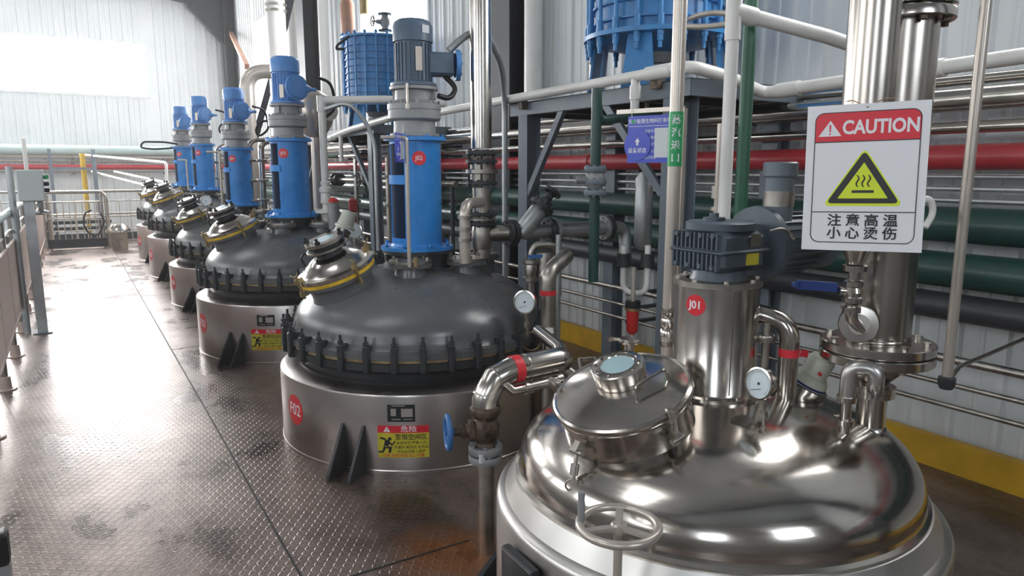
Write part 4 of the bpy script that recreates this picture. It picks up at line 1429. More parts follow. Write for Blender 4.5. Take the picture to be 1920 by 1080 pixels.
# foil-clad separator beside the near post
q_ = D(1208, 350, 4.6)
t = thing('level_vessel', 'narrow silver vessel left of the near grey post', 'vessel', (q_.x, q_.y, 1.1))
za, zb = D(1208, 455, 4.6).z, D(1208, 335, 4.6).z
MB().lathe([(0, za - .05), (.03, za - .045), (.056, za), (.056, zb), (.03, zb + .04), (0, zb + .045)], Matrix.Translation((q_.x, q_.y, 0)), 32).build('body', M['galv'], t)
MB().cyl((q_.x, q_.y, zb), (q_.x, q_.y, 2.1), .015).build('top_pipe', M['cream'], t)

# tall thin pipe with green label, ending in the shiny tank
px_, py_ = 1.86, 1.90
t = thing('tall_feed_pipe', 'tall thin cream pipe with green label rising from the shiny tank', 'pipe', (px_, py_, .83))
MB().cyl((px_, py_, .80), (px_, py_, 3.3), .0245, seg=22).build('pipe_run', M['cream'], t)
zc, zd = D(1265, 312, 2.66).z, D(1268, 210, 2.66).z
b = MB().use(M['greenlab']).lathe([(.0252, zc), (.026, zc), (.026, zd), (.0252, zd)], Matrix.Translation((px_, py_, 0)), 28)
b.use(M['white'])
for k, ch in enumerate('蒸汽进口'):
    s0 = len(b.v)
    b.text(ch, .034, Matrix.Translation((0, 0, .0005)), .0004, .02)
    zz_ = zd - .03 - k * (zd - zc - .05) / 3.2

    def fn(p, zz_=zz_):
        a = R(220) - p.x / .026
        return Vector((px_ + (.026 + p.z) * sin(a), py_ + (.026 + p.z) * cos(a), zz_ + p.y))
    b.map(fn, s0)
b.build('label_wrap', None, t, 'green label with white characters')
for py in (578, 640):
    clamp(MB(), (px_, py_, D(1250, py, 2.66).z), (-.3, 0, 1), .026).build('clamp', M['dullsteel'], t)
zv = D(1250, 606, 2.66).z
b = MB().lathe([(.024, -.05), (.033, -.045), (.033, -.03), (.028, -.02), (.034, 0), (.028, .02), (.033, .03), (.033, .045), (.024, .05)], Matrix.Translation((px_, py_, zv)), 24)
b.cyl((px_, py_, zv), (px_ + .035, py_ - .04, zv), .012)
b.build('ball_valve', M['steel'], t)
MB().bar((px_ + .03, py_ - .035, zv + .012), (px_ + .1, py_ - .06, zv + .012), .02, .01).build('lever', M['handle'], t, 'blue lever')
MB().lathe([(.024, .845), (.055, .85), (.055, .865), (.024, .868)], Matrix.Translation((px_, py_, 0)), 28).build('foot_flange', M['steel'], t)

# blue placard on its bracket
f0, f1, f2 = D(1283, 428, 2.72), D(1283, 203, 2.72), D(1158, 221, 2.86)
t = thing('placard_bracket', 'thin cream tube bracket holding the large blue placard', 'bracket', (f0.x, f0.y, .8))
MB().bar((f1.x, f1.y, .8), f1, .017, .017, (1, 0, 0)).build('upright', M['cream'], t)
f2.z = f1.z
MB().bar(f1, f2, .016, .016).build('arm', M['cream'], t)


def placard(label, c, u, w_, h_, hooks, full=True):
    """u: unit vector to the right of the reader"""
    u = Vector(u).normalized()
    nrm_ = u.cross(Vector((0, 0, 1))).normalized()
    mt = Matrix((u, Vector((0, 0, 1)), nrm_)).transposed().to_4x4()
    mt.translation = c
    t = thing('status_placard', label, 'sign', Vector(c) - Vector((0, 0, h_ / 2)), 'hanging blue status placards')
    MB().box((0, 0, 0), (w_, h_, .003), mt).build('board', M['signblue'], t)
    MB().box((w_ * .27, -h_ * .08, .0022), (w_ * .36, h_ * .62, .001), mt).build('paper_card', M['paper'], t)
    dsk = MB().lathe([(h_ * .33, .0016), (h_ * .33, .006), (0, .006)], mt @ Matrix.Translation((-w_ * .27, -h_ * .12, 0)), 40).build('status_disc', M['signblue'], t)
    b = MB().use(M['white'])
    b.text('天本能源生物科技有限公司', h_ * .105, mt @ Matrix.Translation((w_ * .06, h_ * .38, .0017)), .0003, .01)
    b.box((0, h_ * .28, .0018), (w_ * .94, h_ * .01, .0004), mt)
    for k, s_ in enumerate(('设备名称', '设备编号', '规格型号', '负责人员', '运行状态')):
        b.text(s_, h_ * .075, mt @ Matrix.Translation((w_ * -.0, h_ * (.17 - .14 * k), .0017)), .0003, .0)
    b.text('设备状态', h_ * .115, mt @ Matrix.Translation((-w_ * .27, -h_ * .24, .0062)), .0003, .012)
    b.prism([(-.02, -.03), (.02, -.03), (.02, .02), (.045, .02), (0, .08), (-.045, .02), (-.02, .02)], .0005, mt @ Matrix.Translation((-w_ * .27, -h_ * .08, .0062)) @ Matrix.Diagonal((h_ * 1.4, h_ * 1.4, 1, 1)))
    b.use(M['greenlab']).lathe([(h_ * .045, .0016), (h_ * .045, .0022), (0, .0022)], mt @ Matrix.Translation((-w_ * .38, h_ * .38, 0)), 20)
    b.build('printing', None, t)
    for x_ in (-.42, .42):
        a = mt @ Vector((x_ * w_, h_ * .46, 0))
        MB().tube(bend([a, a + Vector((0, 0, hooks * .5)) + nrm_ * .004, a + Vector((0, 0, hooks)) + nrm_ * .006, a + Vector((0, 0, hooks + .016)) - u * .006 + nrm_ * .004], .01), .0016, 6).build('hanging_tie', M['pvc'], t)
    return t


u_ = (f1 - f2).normalized()
ca = D(1220, 261, 2.77)
placard('large blue hanging placard with white card left of the green label', ca, u_, .198, .175, .075)

# sign rods on the vessels
RODS = [(1.82, 4.08, 1.055, 762, 258, 4.03, 'thin rod with bent arm in front of the nearest blue stand'),
        (1.72, 9.35, 1.10, 411, 285, 9.0, 'thin rod in front of the third blue stand'),
        (1.75, 14.35, 1.24, 349, 300, 13.9, 'thin rod in front of the farthest blue stand')]
for x, y, z, px2, py2, dd, lb in RODS:
    tp = D(px2, py2, dd)
    t = thing('sign_rod', lb, 'rod', (tp.x, tp.y, z), 'bent sign rods on the dark vessels')
    s = .011 if dd < 5 else .014
    lf = Vector((-.913, .407, 0))
    MB().tube(bend([(tp.x, tp.y, z), tp, tp + lf * .14], .02), s, 10).build('rod', M['cream'], t)
    MB().cyl((tp.x + .035, tp.y - .01, z), (tp.x + .035, tp.y - .01, z + .055), .014, seg=10).build('foot_lug', M['brass'], t)
tp = D(752, 277, 4.0)
placard('small blue placard hanging edge-on before the nearest blue stand', tp - Vector((.01, 0, .0)), (.62, .78, 0), .17, .155, .045)


# ================================================================== PIPING AT THE NEAREST DARK VESSEL
cx, cy = 2.19, 3.91
t = thing('vapour_column', 'chrome vertical pipe with stacked black flanges behind the nearest dark dome', 'pipe', (cx, cy, 1.06))
ZZ = lambda py: D(908, py, math.hypot(cx, cy)).z
MB().cyl((cx, cy, ZZ(278)), (cx, cy, 3.7), .066, seg=40).build('pipe_run', M['steel'], t)
MB().cyl((cx, cy, ZZ(396)), (cx, cy, ZZ(352)), .058, seg=36).build('pipe_run', M['dullsteel'], t)
MB().cyl((cx, cy, 1.05), (cx, cy, ZZ(404)), .055, seg=36).build('pipe_run', M['dullsteel'], t)
for py in (290, 306, 346):
    MB().flange((cx, cy, ZZ(py)), (0, 0, 1), .098, .022, 8, .009).build('flange', M['glazedk'], t)
MB().flange((cx, cy, ZZ(404)), (0, 0, 1), .1, .024, 8, .009).build('flange', M['glazedk'], t)
MB().flange((cx, cy, ZZ(413)), (0, 0, 1), .085, .016, 8, .009).build('flange', M['dullsteel'], t)
MB().flange((cx, cy, ZZ(422)), (0, 0, 1), .095, .022, 8, .009).build('flange', M['glazedk'], t)
MB().cyl((cx, cy, ZZ(346)), (cx, cy, ZZ(298)), .072, seg=32).lathe([(.072, ZZ(326)), (.1, ZZ(325)), (.1, ZZ(318)), (.072, ZZ(317))], Matrix.Translation((cx, cy, 0)), 32).build('sight_body', M['dullsteel'], t)
bolt_parts(t, M['black'], (cx, cy, ZZ(350)), (0, 0, 1), .09, 6, .007, ZZ(286) - ZZ(350), 0, 'tie_bolt')
# cross pipe to the wall with slanted black-headed valve
yb, zb = 3.86, ZZ(438)
t = thing('cross_pipe', 'grey cross pipe with slanted black-headed valve right of the chrome column', 'pipe', (2.3, yb, zb - .1))
MB().lathe([(.05, -.09), (.062, -.06), (.066, 0), (.062, .06), (.05, .09)], axis_matrix((cx, cy, zb - .02), (0, 0, 1)), 32).cyl((cx, cy, zb), (cx + .16, yb, zb), .05, seg=28).build('tee', M['dullsteel'], t)
for x_, mm in ((cx + .15, M['glazedk']), (cx + .185, M['glazedk']), (2.66, M['glazedk']), (2.7, M['gearcast']), (3.12, M['gearcast']), (3.155, M['glazedk'])):
    MB().flange((x_, yb, zb), (1, 0, 0), .085, .025, 8, .009).build('flange', mm, t)
MB().cyl((2.39, yb, zb), (2.66, yb, zb), .045, seg=28).lathe([(.05, 0), (.062, .05), (.058, .22), (.05, .23)], axis_matrix((2.44, yb, zb - .02), (.6, -.1, .72)), 28).build('valve_body', M['galv'], t)
va = axis_matrix((2.44, yb, zb - .02), (.6, -.1, .72))
b = MB().lathe([(.05, .22), (.085, .222), (.085, .25), (.05, .252), (.045, .29), (.03, .3), (.02, .36), (0, .36)], va, 28).bolts(va @ Vector((0, 0, .21)), va.to_3x3() @ Vector((0, 0, 1)), .07, 6, .01, .06)
b.torus(va @ Vector((0, 0, .36)), va.to_3x3() @ Vector((0, 0, 1)), .05, .013, 24, 8)
b.bar(va @ Vector((-.05, 0, .36)), va @ Vector((.05, 0, .36)), .014, .014).bar(va @ Vector((0, -.05, .36)), va @ Vector((0, .05, .36)), .014, .014)
b.build('valve_head', M['glazedk'], t)
MB().cyl((2.7, yb, zb), (3.12, yb, zb), .05, seg=28).tube(bend([(3.15, yb, zb), (3.32, yb, zb), (3.32, yb - .02, zb - .25)], .1), .045, 18).build('pipe_run', M['galv'], t)
# U tube
pts = [D(1170, 460, 4.3), D(1170, 525, 4.3), D(1190, 548, 4.3), D(1213, 530, 4.25), D(1215, 460, 4.25)]
t = thing('siphon_tube', 'pale U shaped siphon tube beside the near grey post', 'pipe', pts[2])
MB().tube(bend([pts[0], (pts[0].x, pts[0].y, pts[2].z), (pts[4].x, pts[4].y, pts[2].z), pts[4]], .07, 8), .018, 14).build('tube', M['pvc'], t)
for q_ in (pts[0], pts[4]): MB().cyl((q_.x, q_.y, q_.z - .13), (q_.x, q_.y, q_.z - .05), .04).build('union', M['glazedk'], t)
# red filter bowl
q_ = D(1186, 595, 4.2)
t = thing('line_filter', 'small black-topped filter with red bowl hanging by the near grey post', 'filter', q_ - Vector((0, 0, .1)))
MB().cyl(q_ + Vector((0, 0, .06)), q_ + Vector((0, 0, .1)), .045).build('head', M['black'], t)
MB().cyl(q_ + Vector((0, 0, .045)), q_ + Vector((0, 0, .06)), .048).build('collar', M['brass'], t)
MB().lathe([(.02, -.1), (.035, -.08), (.037, .045), (0, .045)], Matrix.Translation(q_), 24).build('bowl', M['redcap'], t)
MB().cyl(q_ + Vector((0, 0, .1)), q_ + Vector((0, 0, .3)), .014).cyl((q_.x, q_.y, .0), q_ - Vector((0, 0, .09)), .014).build('pipe', M['cream'], t)

# return pipe over the dome, right of the stand
q_ = D(872, 500, 4.2)
t = thing('hooked_vent_pipe', 'cream hooked vent pipe on the nearest dome, left of the chrome column', 'pipe', (q_.x, q_.y, 1.055))
zt = D(872, 382, 4.2).z
e_ = Vector((cx - .03, cy - .03, 0))
MB().tube(bend([(q_.x, q_.y, 1.05), (q_.x, q_.y, zt), (e_.x, e_.y - .03, zt), (e_.x, e_.y - .03, ZZ(398))], .085, 9), .032, 18).build('pipe_run', M['cream'], t)
for py in (410, 432, 452): MB().ring((q_.x, q_.y, D(872, py, 4.2).z), (0, 0, 1), .03, .043, .02).build('clamp_ring', M['dullsteel'], t)

# red-banded stand pipe right of the nearest dome
q_ = D(1027, 600, 3.97)
t = thing('red_band_pipe', 'vertical steel pipe with red band right of the big gauge', 'pipe', (q_.x, q_.y, 0))
zt = D(1027, 510, 3.97).z
MB().tube(bend([(q_.x, q_.y, 0), (q_.x, q_.y, zt), (q_.x + .2, q_.y + .1, zt + .07)], .06), .046, 20).build('pipe_run', M['dullsteel'], t)
zc = D(1027, 548, 3.97).z
MB().lathe([(.0465, zc - .014), (.0475, zc - .014), (.0475, zc + .014), (.0465, zc + .014)], Matrix.Translation((q_.x, q_.y, 0)), 28).build('red_band', M['redtag'], t)
q_ = D(1003, 480, 4.3)
t = thing('valve_cluster', 'steel valve with thin blue lever beside the cross pipe', 'valve', (q_.x, q_.y, q_.z - .2))
MB().tube(bend([q_ + Vector((-.03, 0, -.25)), q_ + Vector((-.03, 0, .07)), q_ + Vector((.13, -.05, .07)), q_ + Vector((.14, -.05, -.25))], .07), .022, 14).build('pipe_run', M['dullsteel'], t)
MB().lathe([(.022, -.14), (.05, -.13), (.05, -.11), (.035, -.1), (.042, -.06), (.035, -.03), (.05, -.02), (.05, .0), (.022, .005)], Matrix.Translation(q_ + Vector((-.03, 0, -.02))), 24).cyl(q_ + Vector((.06, -.02, -.12)), q_ + Vector((.06, -.02, .02)), .06, .05).build('valve_body', M['dullsteel'], t)
MB().bar(q_ + Vector((-.06, -.02, .0)), q_ + Vector((.06, -.06, .005)), .022, .01).build('lever', M['wheelblue'], t, 'blue lever')
# ringed drain valve
q_ = D(996, 640, 3.95)
t = thing('ring_valve', 'brass ring handled valve below the big gauge', 'valve', q_ - Vector((0, 0, .1)))
MB().torus(q_, (.5, .85, .1), .055, .006, 32, 8).build('ring_handle', M['brass'], t)
MB().cyl(q_ + Vector((0, 0, -.07)), q_ + Vector((0, 0, -.12)), .018).cyl(q_ + Vector((0, 0, -.12)), q_ + Vector((.0, -.02, -.3)), .012).build('valve_body', M['dullsteel'], t)
q_ = D(1030, 640, 3.9)
t = thing('bent_drain_pipe', 'capped grey pipe elbow leaning right of the ring handled valve', 'pipe', q_ - Vector((0, 0, .3)))
MB().cyl(q_ + Vector((0, 0, -.15)), q_ + Vector((0, 0, .05)), .03, seg=20).tube(bend([q_ + Vector((.0, -.02, -.1)), q_ + Vector((.09, -.12, -.18)), q_ + Vector((.14, -.2, -.32))], .03), .03, 16).build('pipe_run', M['dullsteel'], t)
MB().cyl(q_ + Vector((0, 0, .05)), q_ + Vector((0, 0, .075)), .027, .022).build('cap', M['pvc'], t)

# insulated steam pipe with blue handwheel between the two nearest tanks
sx, sy = 1.37, 2.43
dd = math.hypot(sx, sy)
z1 = D(925, 712, dd).z
t = thing('steam_inlet_pipe', 'foil-clad elbow pipe with red band and blue handwheel between the two nearest tanks', 'pipe', (sx, sy, 0))
path = [(sx + .0, sy, z1 - .13), (sx + .0, sy, z1 - .08), (sx + .045, sy, z1 - .005), (sx + .12, sy, z1 + .022), (sx + .36, sy - .0, z1 + .03)]
b = MB().tube(path, .056, 24)
for p in path[1:4]: pass
b.build('insulated_elbow', M['steel'], t)
for a_, c_, f_ in ((path[1], path[2], .02), (path[2], path[3], .0), (path[3], path[4], .3)):
    a_, c_ = Vector(a_), Vector(c_)
    MB().ring(a_.lerp(c_, f_), c_ - a_, .055, .0585, .006).build('seam_ring', M['steel'], t)
a_, c_ = Vector(path[3]), Vector(path[4])
MB().ring(a_ + (c_ - a_) * .02, c_ - a_, .0565, .059, .04).build('red_band', M['redtag'], t)
MB().lathe([(.056, 0), (.05, .04), (.03, .06), (0, .065)], axis_matrix(path[4], c_ - a_), 24).tube(bend([c_ + Vector((.02, 0, 0)), c_ + Vector((.06, .06, .03)), c_ + Vector((.1, .3, .06))], .05), .03, 14).build('end_reducer', M['steel'], t)
MB().tube(bend([(sx + .14, sy - .05, z1 - .05), (sx + .34, sy - .05, z1 - .04)], .03), .02, 14).cyl((sx + .16, sy - .05, z1 - .05), (sx + .175, sy - .05, z1 - .05), .028).cyl((sx + .32, sy - .05, z1 - .042), (sx + .345, sy - .05, z1 - .04), .03).tube([(sx + .05, sy - .03, z1 - .0), (sx + .1, sy - .05, z1 - .05), (sx + .15, sy - .05, z1 - .05)], .02, 14).build('bypass_pipe', M['steel'], t)
zf = D(915, 768, dd).z
MB().lathe([(0, -.016), (.062, -.015), (.065, 0), (.062, .012), (.056, .02)], Matrix.Translation((sx, sy, zf)), 32).bolts((sx, sy, zf - .03), (0, 0, 1), .052, 6, .008, .05).build('flange', M['rusty'], t)
zv = D(910, 805, dd).z
b = MB().lathe([(.045, -.1), (.05, -.07), (.042, -.05), (.058, -.02), (.06, .02), (.04, .05), (.045, .07), (.05, .09)], Matrix.Translation((sx, sy, zv)), 28)
dv = Vector((-.93, .3, .0)).normalized()
b.lathe([(.04, 0), (.04, .05), (.046, .052), (.046, .066), (.03, .07), (.024, .085), (.03, .088), (.03, .1), (.018, .102), (.018, .13), (0, .13)], axis_matrix((sx, sy, zv), dv), 24)
b.build('valve_body', M['rusty'], t)
hwc = Vector((sx, sy, zv)) + dv * .155
b = MB().torus(hwc, dv, .066, .011, 36, 12)
q_ = axis_matrix(hwc, dv)
for k in range(3): b.cyl(hwc, q_ @ Vector((.062 * cos(k * 2.09 + .4), .062 * sin(k * 2.09 + .4), 0)), .008, seg=10)
b.cyl(hwc - dv * .03, hwc + dv * .012, .014)
b.build('handwheel', M['wheelblue'], t, 'blue handwheel')
z2 = D(910, 842, dd).z
MB().flange((sx, sy, z2 - .012), (0, 0, 1), .07, .03, 6, .009).flange((sx, sy, z2 - .05), (0, 0, 1), .07, .03, 6, .009).build('flange', M['gearcast'], t)
MB().cyl((sx, sy, 0), (sx, sy, z2), .036, seg=24).build('stand_pipe', M['dullsteel'], t)
MB().box((sx - .03, sy - .05, zv - .1), (.05, .012, .035)).build('tag', M['paper'], t)
# angle iron kerb by its foot
MB().prism([(.0, 0), (.42, 0), (.42, .02), (.0, .02)], .10, Matrix.Translation((1.0, 1.99, 0)) @ Matrix.Rotation(R(38), 4, 'Z')).single('angle_kerb', M['darkframe'], 'short dark steel kerb on the floor beside the shiny tank', 'kerb')
q_ = D(1046, 560, 4.25)
MB().cyl((q_.x, q_.y, 0), (q_.x, q_.y, D(1046, 440, 4.25).z), .017).single('slim_pipe', M['galv'], 'slim grey pipe right beside the red banded stand pipe', 'pipe')

# flexible conduits
def conduit(label, pts, r, mm, rad=.25, name='flexible_conduit', n=10):
    return MB().tube(bend(pts, rad, n), r, 12).single(name, mm, label, 'cable')


dS = 4.7
pa = [D(870, 96, 4.42), D(835, 84, 4.5), D(900, 88, 4.6), D(945, 130, 5.1), D(966, 200, 5.35)]
conduit('grey flexible conduit arching from the slate motor down the platform post', [(2.02, 4.0, 2.31), (2.14, 3.98, 2.42), (2.35, 4.1, 2.44), (2.66, 4.45, 2.33), (2.80, 4.64, 2.15), (2.80, 4.64, .02)], .022, M['galv'], .3)
conduit('short black cable looping from the terminal box of the slate motor', [(2.0, 4.02, 2.16), (2.06, 3.98, 2.09), (2.0, 3.96, 2.02), (1.92, 3.95, 2.035)], .016, M['black'], .06)
conduit('pale conduit arching down left of the nearest blue stand', [D(610, 205, 6.4), D(655, 190, 6.3), D(690, 235, 6.3), D(703, 270, 6.3), Vector((D(703, 270, 6.3).x, D(703, 270, 6.3).y, .9))], .018, M['galv'], .3)
for i, (x, y, dz, lb) in enumerate(((1.72, 6.68, 2.42, 'black cable loop at the second motor'), (1.72, 9.35, 2.36, 'black cable loop at the third motor'), (1.74, 12.0, 2.5, 'black cable loop at the fourth motor'))):
    conduit(lb, [(x + .26, y - .12, dz), (x + .42, y - .02, dz - .02), (x + .5, y + .1, dz - .25), (x + .36, y + .12, dz - .36), (x + .3, y + .02, dz - .26), (x + .42, y + .05, dz - .14), (x + .62, y + .2, dz - .2)], .014, M['black'], .1)
conduit('black cable loop left of the farthest motor', [(1.7, 14.2, 2.05), (1.5, 14.1, 2.08), (1.15, 14.15, 2.08), (1.1, 14.15, 1.98), (1.3, 14.1, 1.95), (1.62, 14.2, 1.98)], .016, M['black'], .1)

# hardware around the second vessel
q_ = D(590, 215, 7.4)
t = thing('catch_pot', 'white steel pot with round flange right of the second blue motor', 'vessel', q_ - Vector((0, 0, .2)))
MB().lathe([(0, -.24), (.1, -.2), (.17, -.08), (.19, .05), (.15, .17), (.06, .23), (0, .24)], Matrix.Translation(q_), 32).build('body', M['cream'], t)
MB().lathe([(.06, .16), (.06, .24), (.1, .242), (.1, .27), (0, .272)], axis_matrix(q_, (.2, -.9, .1)), 28).build('side_flange', M['dullsteel'], t)
MB().cyl(q_ - Vector((0, 0, .2)), (q_.x, q_.y, 1.2), .05).build('outlet_pipe', M['cream'], t)
q_ = D(352 + 272, 400, 6.3)
for px2, py2, d2, lb in ((645, 410, 6.2, 'beige lamp housing between the two nearest dark domes'),):
    o = D(px2, py2, d2)
    t = thing('vessel_lamp', lb, 'lamp', o - Vector((0, 0, .09)))
    am = axis_matrix(o - Vector((0, 0, .08)), (.35, -.1, 1))
    MB().lathe([(0, 0), (.085, 0), (.085, .02), (.07, .03), (.06, .13), (.05, .15), (0, .152)], am, 28).build('housing', M['beige'], t)
    MB().cyl(am @ Vector((0, 0, 0)), am @ Vector((-.05, 0, -.16)), .07).build('neck', M['steel'], t)
q_ = D(625, 375, 6.6)
t = thing('red_capped_valve', 'grey valve with red cap right of the white riser', 'valve', q_ - Vector((0, 0, .2)))
MB().cyl(q_ - Vector((0, 0, .35)), q_ - Vector((0, 0, .03)), .05).build('body', M['gearcast'], t)
MB().lathe([(.045, -.02), (.045, .0), (.025, .02), (0, .025)], Matrix.Translation(q_), 20).build('cap', M['redcap'], t)
q_ = D(662, 385, 7.2)
MB().box(q_, (.08, .08, .14), None, .02).cyl(q_ - Vector((0, 0, .1)), (q_.x, q_.y, .6), .03).single('red_hydrant_box', M['red'], 'small red box on a stem behind the second vessel', 'box')
# steel risers behind the smaller drives
RIS = [(490, 300, 9.75, 'third'), (408, 300, 12.3, 'fourth'), (470, 330, 9.5, 'third, thinner one')]
for px2, py2, d2, wv in RIS:
    o = D(px2, py2, d2)
    t = thing('steel_riser', 'steel riser with clamps behind the %s blue stand' % wv, 'pipe', (o.x, o.y, 1.0), 'steel risers on the dark vessels')
    MB().tube(bend([(o.x, o.y, 1.0), (o.x, o.y, 1.95), (o.x + .5, o.y + .1, 2.0)], .12), .04 if 'thin' not in wv else .025, 16).build('pipe_run', M['steel'], t)
    for z_ in (1.2, 1.45, 1.7): MB().flange((o.x, o.y, z_), (0, 0, 1), .075, .03, 6, .007).build('flange', M['dullsteel'], t)

# large ducts high at the far right wall
q_ = D(462, 150, 11.5)
MB().tube(bend([(q_.x, q_.y, 1.0), (q_.x, q_.y, D(462, 133, 11.5).z), (q_.x + .55, q_.y - .2, D(462, 133, 11.5).z)], .3, 8), .105, 20).single('elbow_duct', M['cream'], 'thick pale elbow pipe above the third blue motor', 'pipe')
q_ = D(520, 80, 11.8)
t = thing('white_duct', 'wide white vertical duct with clamp rings, top centre left', 'duct', (q_.x, q_.y, 2.6))
MB().cyl((q_.x, q_.y, 2.2), (q_.x, q_.y, 6.0), .14, seg=32).build('duct', M['pvc'], t)
zz = D(520, 12, 11.8).z
for k in range(3): MB().ring((q_.x, q_.y, zz - .09 + .085 * k), (0, 0, 1), .138, .165, .035).build('clamp_ring', M['dullsteel'], t)
a_, c_ = D(548, -20, 12.0), D(530, 60, 12.0)
MB().bar(a_, c_, .12, .1).single('dark_brace', M['beam'], 'dark slanted brace right of the wide white duct', 'brace')
a_, c_ = onX(431, 58, 3.95), D(463, 125, 15)
MB().bar(a_, c_, .09, .09).single('copper_brace', M['copper'], 'thin copper coloured brace beside the far corner column', 'brace')
a_, c_ = D(510, 145, 12.2), D(470, 290, 12.2)
MB().bar(a_, c_, .1, .1).single('dark_brace', M['beam'], 'dark slanted brace left of the second blue motor', 'brace')
q_ = D(652, 40, 9.6)
MB().lathe([(0, -.28), (.06, -.27), (.09, -.2), (.09, .2), (.06, .27), (0, .28)], Matrix.Translation(q_), 24).single('rusty_pot', M['copper'], 'rusty brown cylinder hanging above the farther blue condenser', 'vessel')
q_ = D(683, 30, 9.4)
MB().cyl((q_.x, q_.y, 3.5), (q_.x, q_.y, 5.0), .05).single('brass_pipe', M['brass'], 'brass coloured vertical pipe above the farther blue condenser', 'pipe')
conduit('small black cable loop left of the farther blue condenser', [D(655, 68, 9.0), D(632, 85, 9.0), D(630, 92, 9.0), D(645, 92, 9.0)], .015, M['black'], .08)

# thin vertical pipe at the far right with a flat foot
p0, p1 = D(1775, 715, 3.02), D(1845, 0, 3.0)
t = thing('thin_wall_pipe', 'thin steel vertical pipe at the right edge, right of the caution sign', 'pipe', (p0.x, p0.y, p0.z))
MB().cyl(p0, (p0.x, p0.y, 3.2), .0185, seg=18).build('pipe_run', M['cream'], t)
MB().lathe([(0, -.03), (.022, -.028), (.03, -.01), (.03, .015), (.02, .02)], Matrix.Translation(p0), 20).build('end_cap', M['darkframe'], t)
MB().tube([(p0.x, p0.y, p0.z - .01), (p0.x + .25, p0.y + .08, p0.z + .0), (XW, p0.y + .2, p0.z)], .009, 10).build('stay', M['dullsteel'], t)
q_ = D(1746, 398, 2.75)
t = thing('pipe_lever', 'small pale curved lever sticking out right of the caution sign', 'handle', q_ - Vector((0, 0, .05)))
MB().tube(bend([q_ + Vector((-.06, .05, .0)), q_ + Vector((-.02, .0, .055)), q_ + Vector((.0, -.01, .0)), q_ + Vector((-.03, .0, -.05))], .03), .011, 12).build('lever', M['pvc'], t)
MB().cyl(q_ + Vector((-.06, .05, 0)), q_ + Vector((.3, .35, 0)), .02).build('stem', M['dullsteel'], t)


# ================================================================== AISLE SIDE: RAILING, CONTROL BOX, FAR GATE
XR = -.53
t = thing('aisle_railing', 'long railing with brown-tinted sheet panels along the left side of the aisle', 'railing', (XR, 8, 0))
MB().cyl((XR, 3.6, 1.19), (XR, 16.9, 1.19), .034, seg=18).build('top_rail', M['jade'], t)
yk = 4.0
while yk < 16.5:
    b = MB().cyl((XR, yk, .0), (XR, yk, 1.19), .022, seg=14)
    b.build('post', M['dullsteel'], t)
    MB().lathe([(0, 0), (.07, 0), (.07, .008), (.04, .01), (.035, .1), (0, .1)], Matrix.Translation((XR, yk, 0)), 20).build('post_foot', M['panelsheet'], t)
    b = MB().box((XR + .026, yk + .56, .6), (.006, 1.08, .68))
    for z_ in (.27, .93): b.box((XR + .026, yk + .56, z_), (.024, 1.1, .02))
    b.build('sheet_panel', M['panelsheet'], t)
    MB().tube(bend([(XR, yk + .05, .95), (XR - .0, yk + .25, 1.02), (XR - .0, yk + .3, 1.17)], .1), .012, 10).build('scroll_bar', M['galv'], t)
    yk += 1.12
MB().cyl((XR, 3.6, 1.02), (XR, 16.9, 1.02), .014, seg=12).build('mid_rail', M['dullsteel'], t)

yb_ = 8.25
q_ = onY(57, 348, yb_)
t = thing('control_box', 'pale grey control box on a square post beside the left railing', 'control box', (q_.x, yb_, 0))
z0_, z1_ = onY(57, 378, yb_).z, onY(57, 318, yb_).z
MB().box((q_.x, yb_ + .06, (z0_ + z1_) / 2), (.215, .14, z1_ - z0_), None, .008).build('enclosure', M['box'], t)
MB().box((q_.x, yb_ - .012, (z0_ + z1_) / 2), (.195, .006, z1_ - z0_ - .02)).build('door', M['box'], t)
MB().box((q_.x - .03, yb_ + .05, z0_ / 2), (.085, .06, z0_)).build('post', M['galv'], t)
MB().box((q_.x - .03, yb_ + .05, .006), (.16, .14, .012)).build('base_plate', M['frame'], t)
for k, (mm, n_) in enumerate(((M['greenlab'], 'green'), (M['black'], 'black'), (M['black'], 'black'))):
    zk = onY(76, (332, 345, 357)[k], yb_).z
    MB().cyl((q_.x + .1, yb_ + .05, zk), (q_.x + .14, yb_ + .02, zk), .02).build('push_button', mm, t, n_ + ' push button')
MB().tube(bend([(q_.x + .06, yb_ + .1, z0_), (q_.x + .06, yb_ + .1, z0_ - .1), (q_.x + .1, yb_ + .8, z0_ - .15), (-.415, 9.05, z0_ - .15), (-.415, 9.05, 0)], .06), .022, 12).build('conduit', M['galv'], t)
MB().cyl((q_.x - .16, yb_ + .1, 0), (q_.x - .16, yb_ + .1, onY(34, 312, yb_).z), .03).single('square_post', M['galv'], 'slim grey post left of the control box', 'post')
MB().cyl((-.47, 11.5, 0), (-.47, 11.5, 2.0), .025).single('white_post', M['pvc'], 'thin white post right of the control box', 'post')

yg = 16.9
t = thing('aisle_gate', 'tubular steel gate frame closing the far end of the aisle', 'gate', (0, yg, 0))
MB().tube(bend([(-.5, yg, 0), (-.5, yg, 1.15), (.6, yg, 1.15), (.6, yg, 0)], .14, 8), .034, 16).build('frame_tube', M['dullsteel'], t)
MB().box((.05, yg, .12), (1.1, .02, .18)).build('kick_plate', M['darkframe'], t)
for z_ in (.95, .70, .62): MB().cyl((-.5, yg, z_), (.6, yg, z_), .012).build('cross_bar', M['dullsteel'], t)
for k in range(9):
    MB().cyl((-.38 + .11 * k, yg, .2), (-.38 + .11 * k, yg, .95), .009, seg=8).build('upright_bar', M['cream'], t)
for xx in (-.42, .52): MB().cyl((xx, yg + .05, 0), (xx, yg + .05, 1.1), .03).build('latch_post', M['dullsteel'], t)

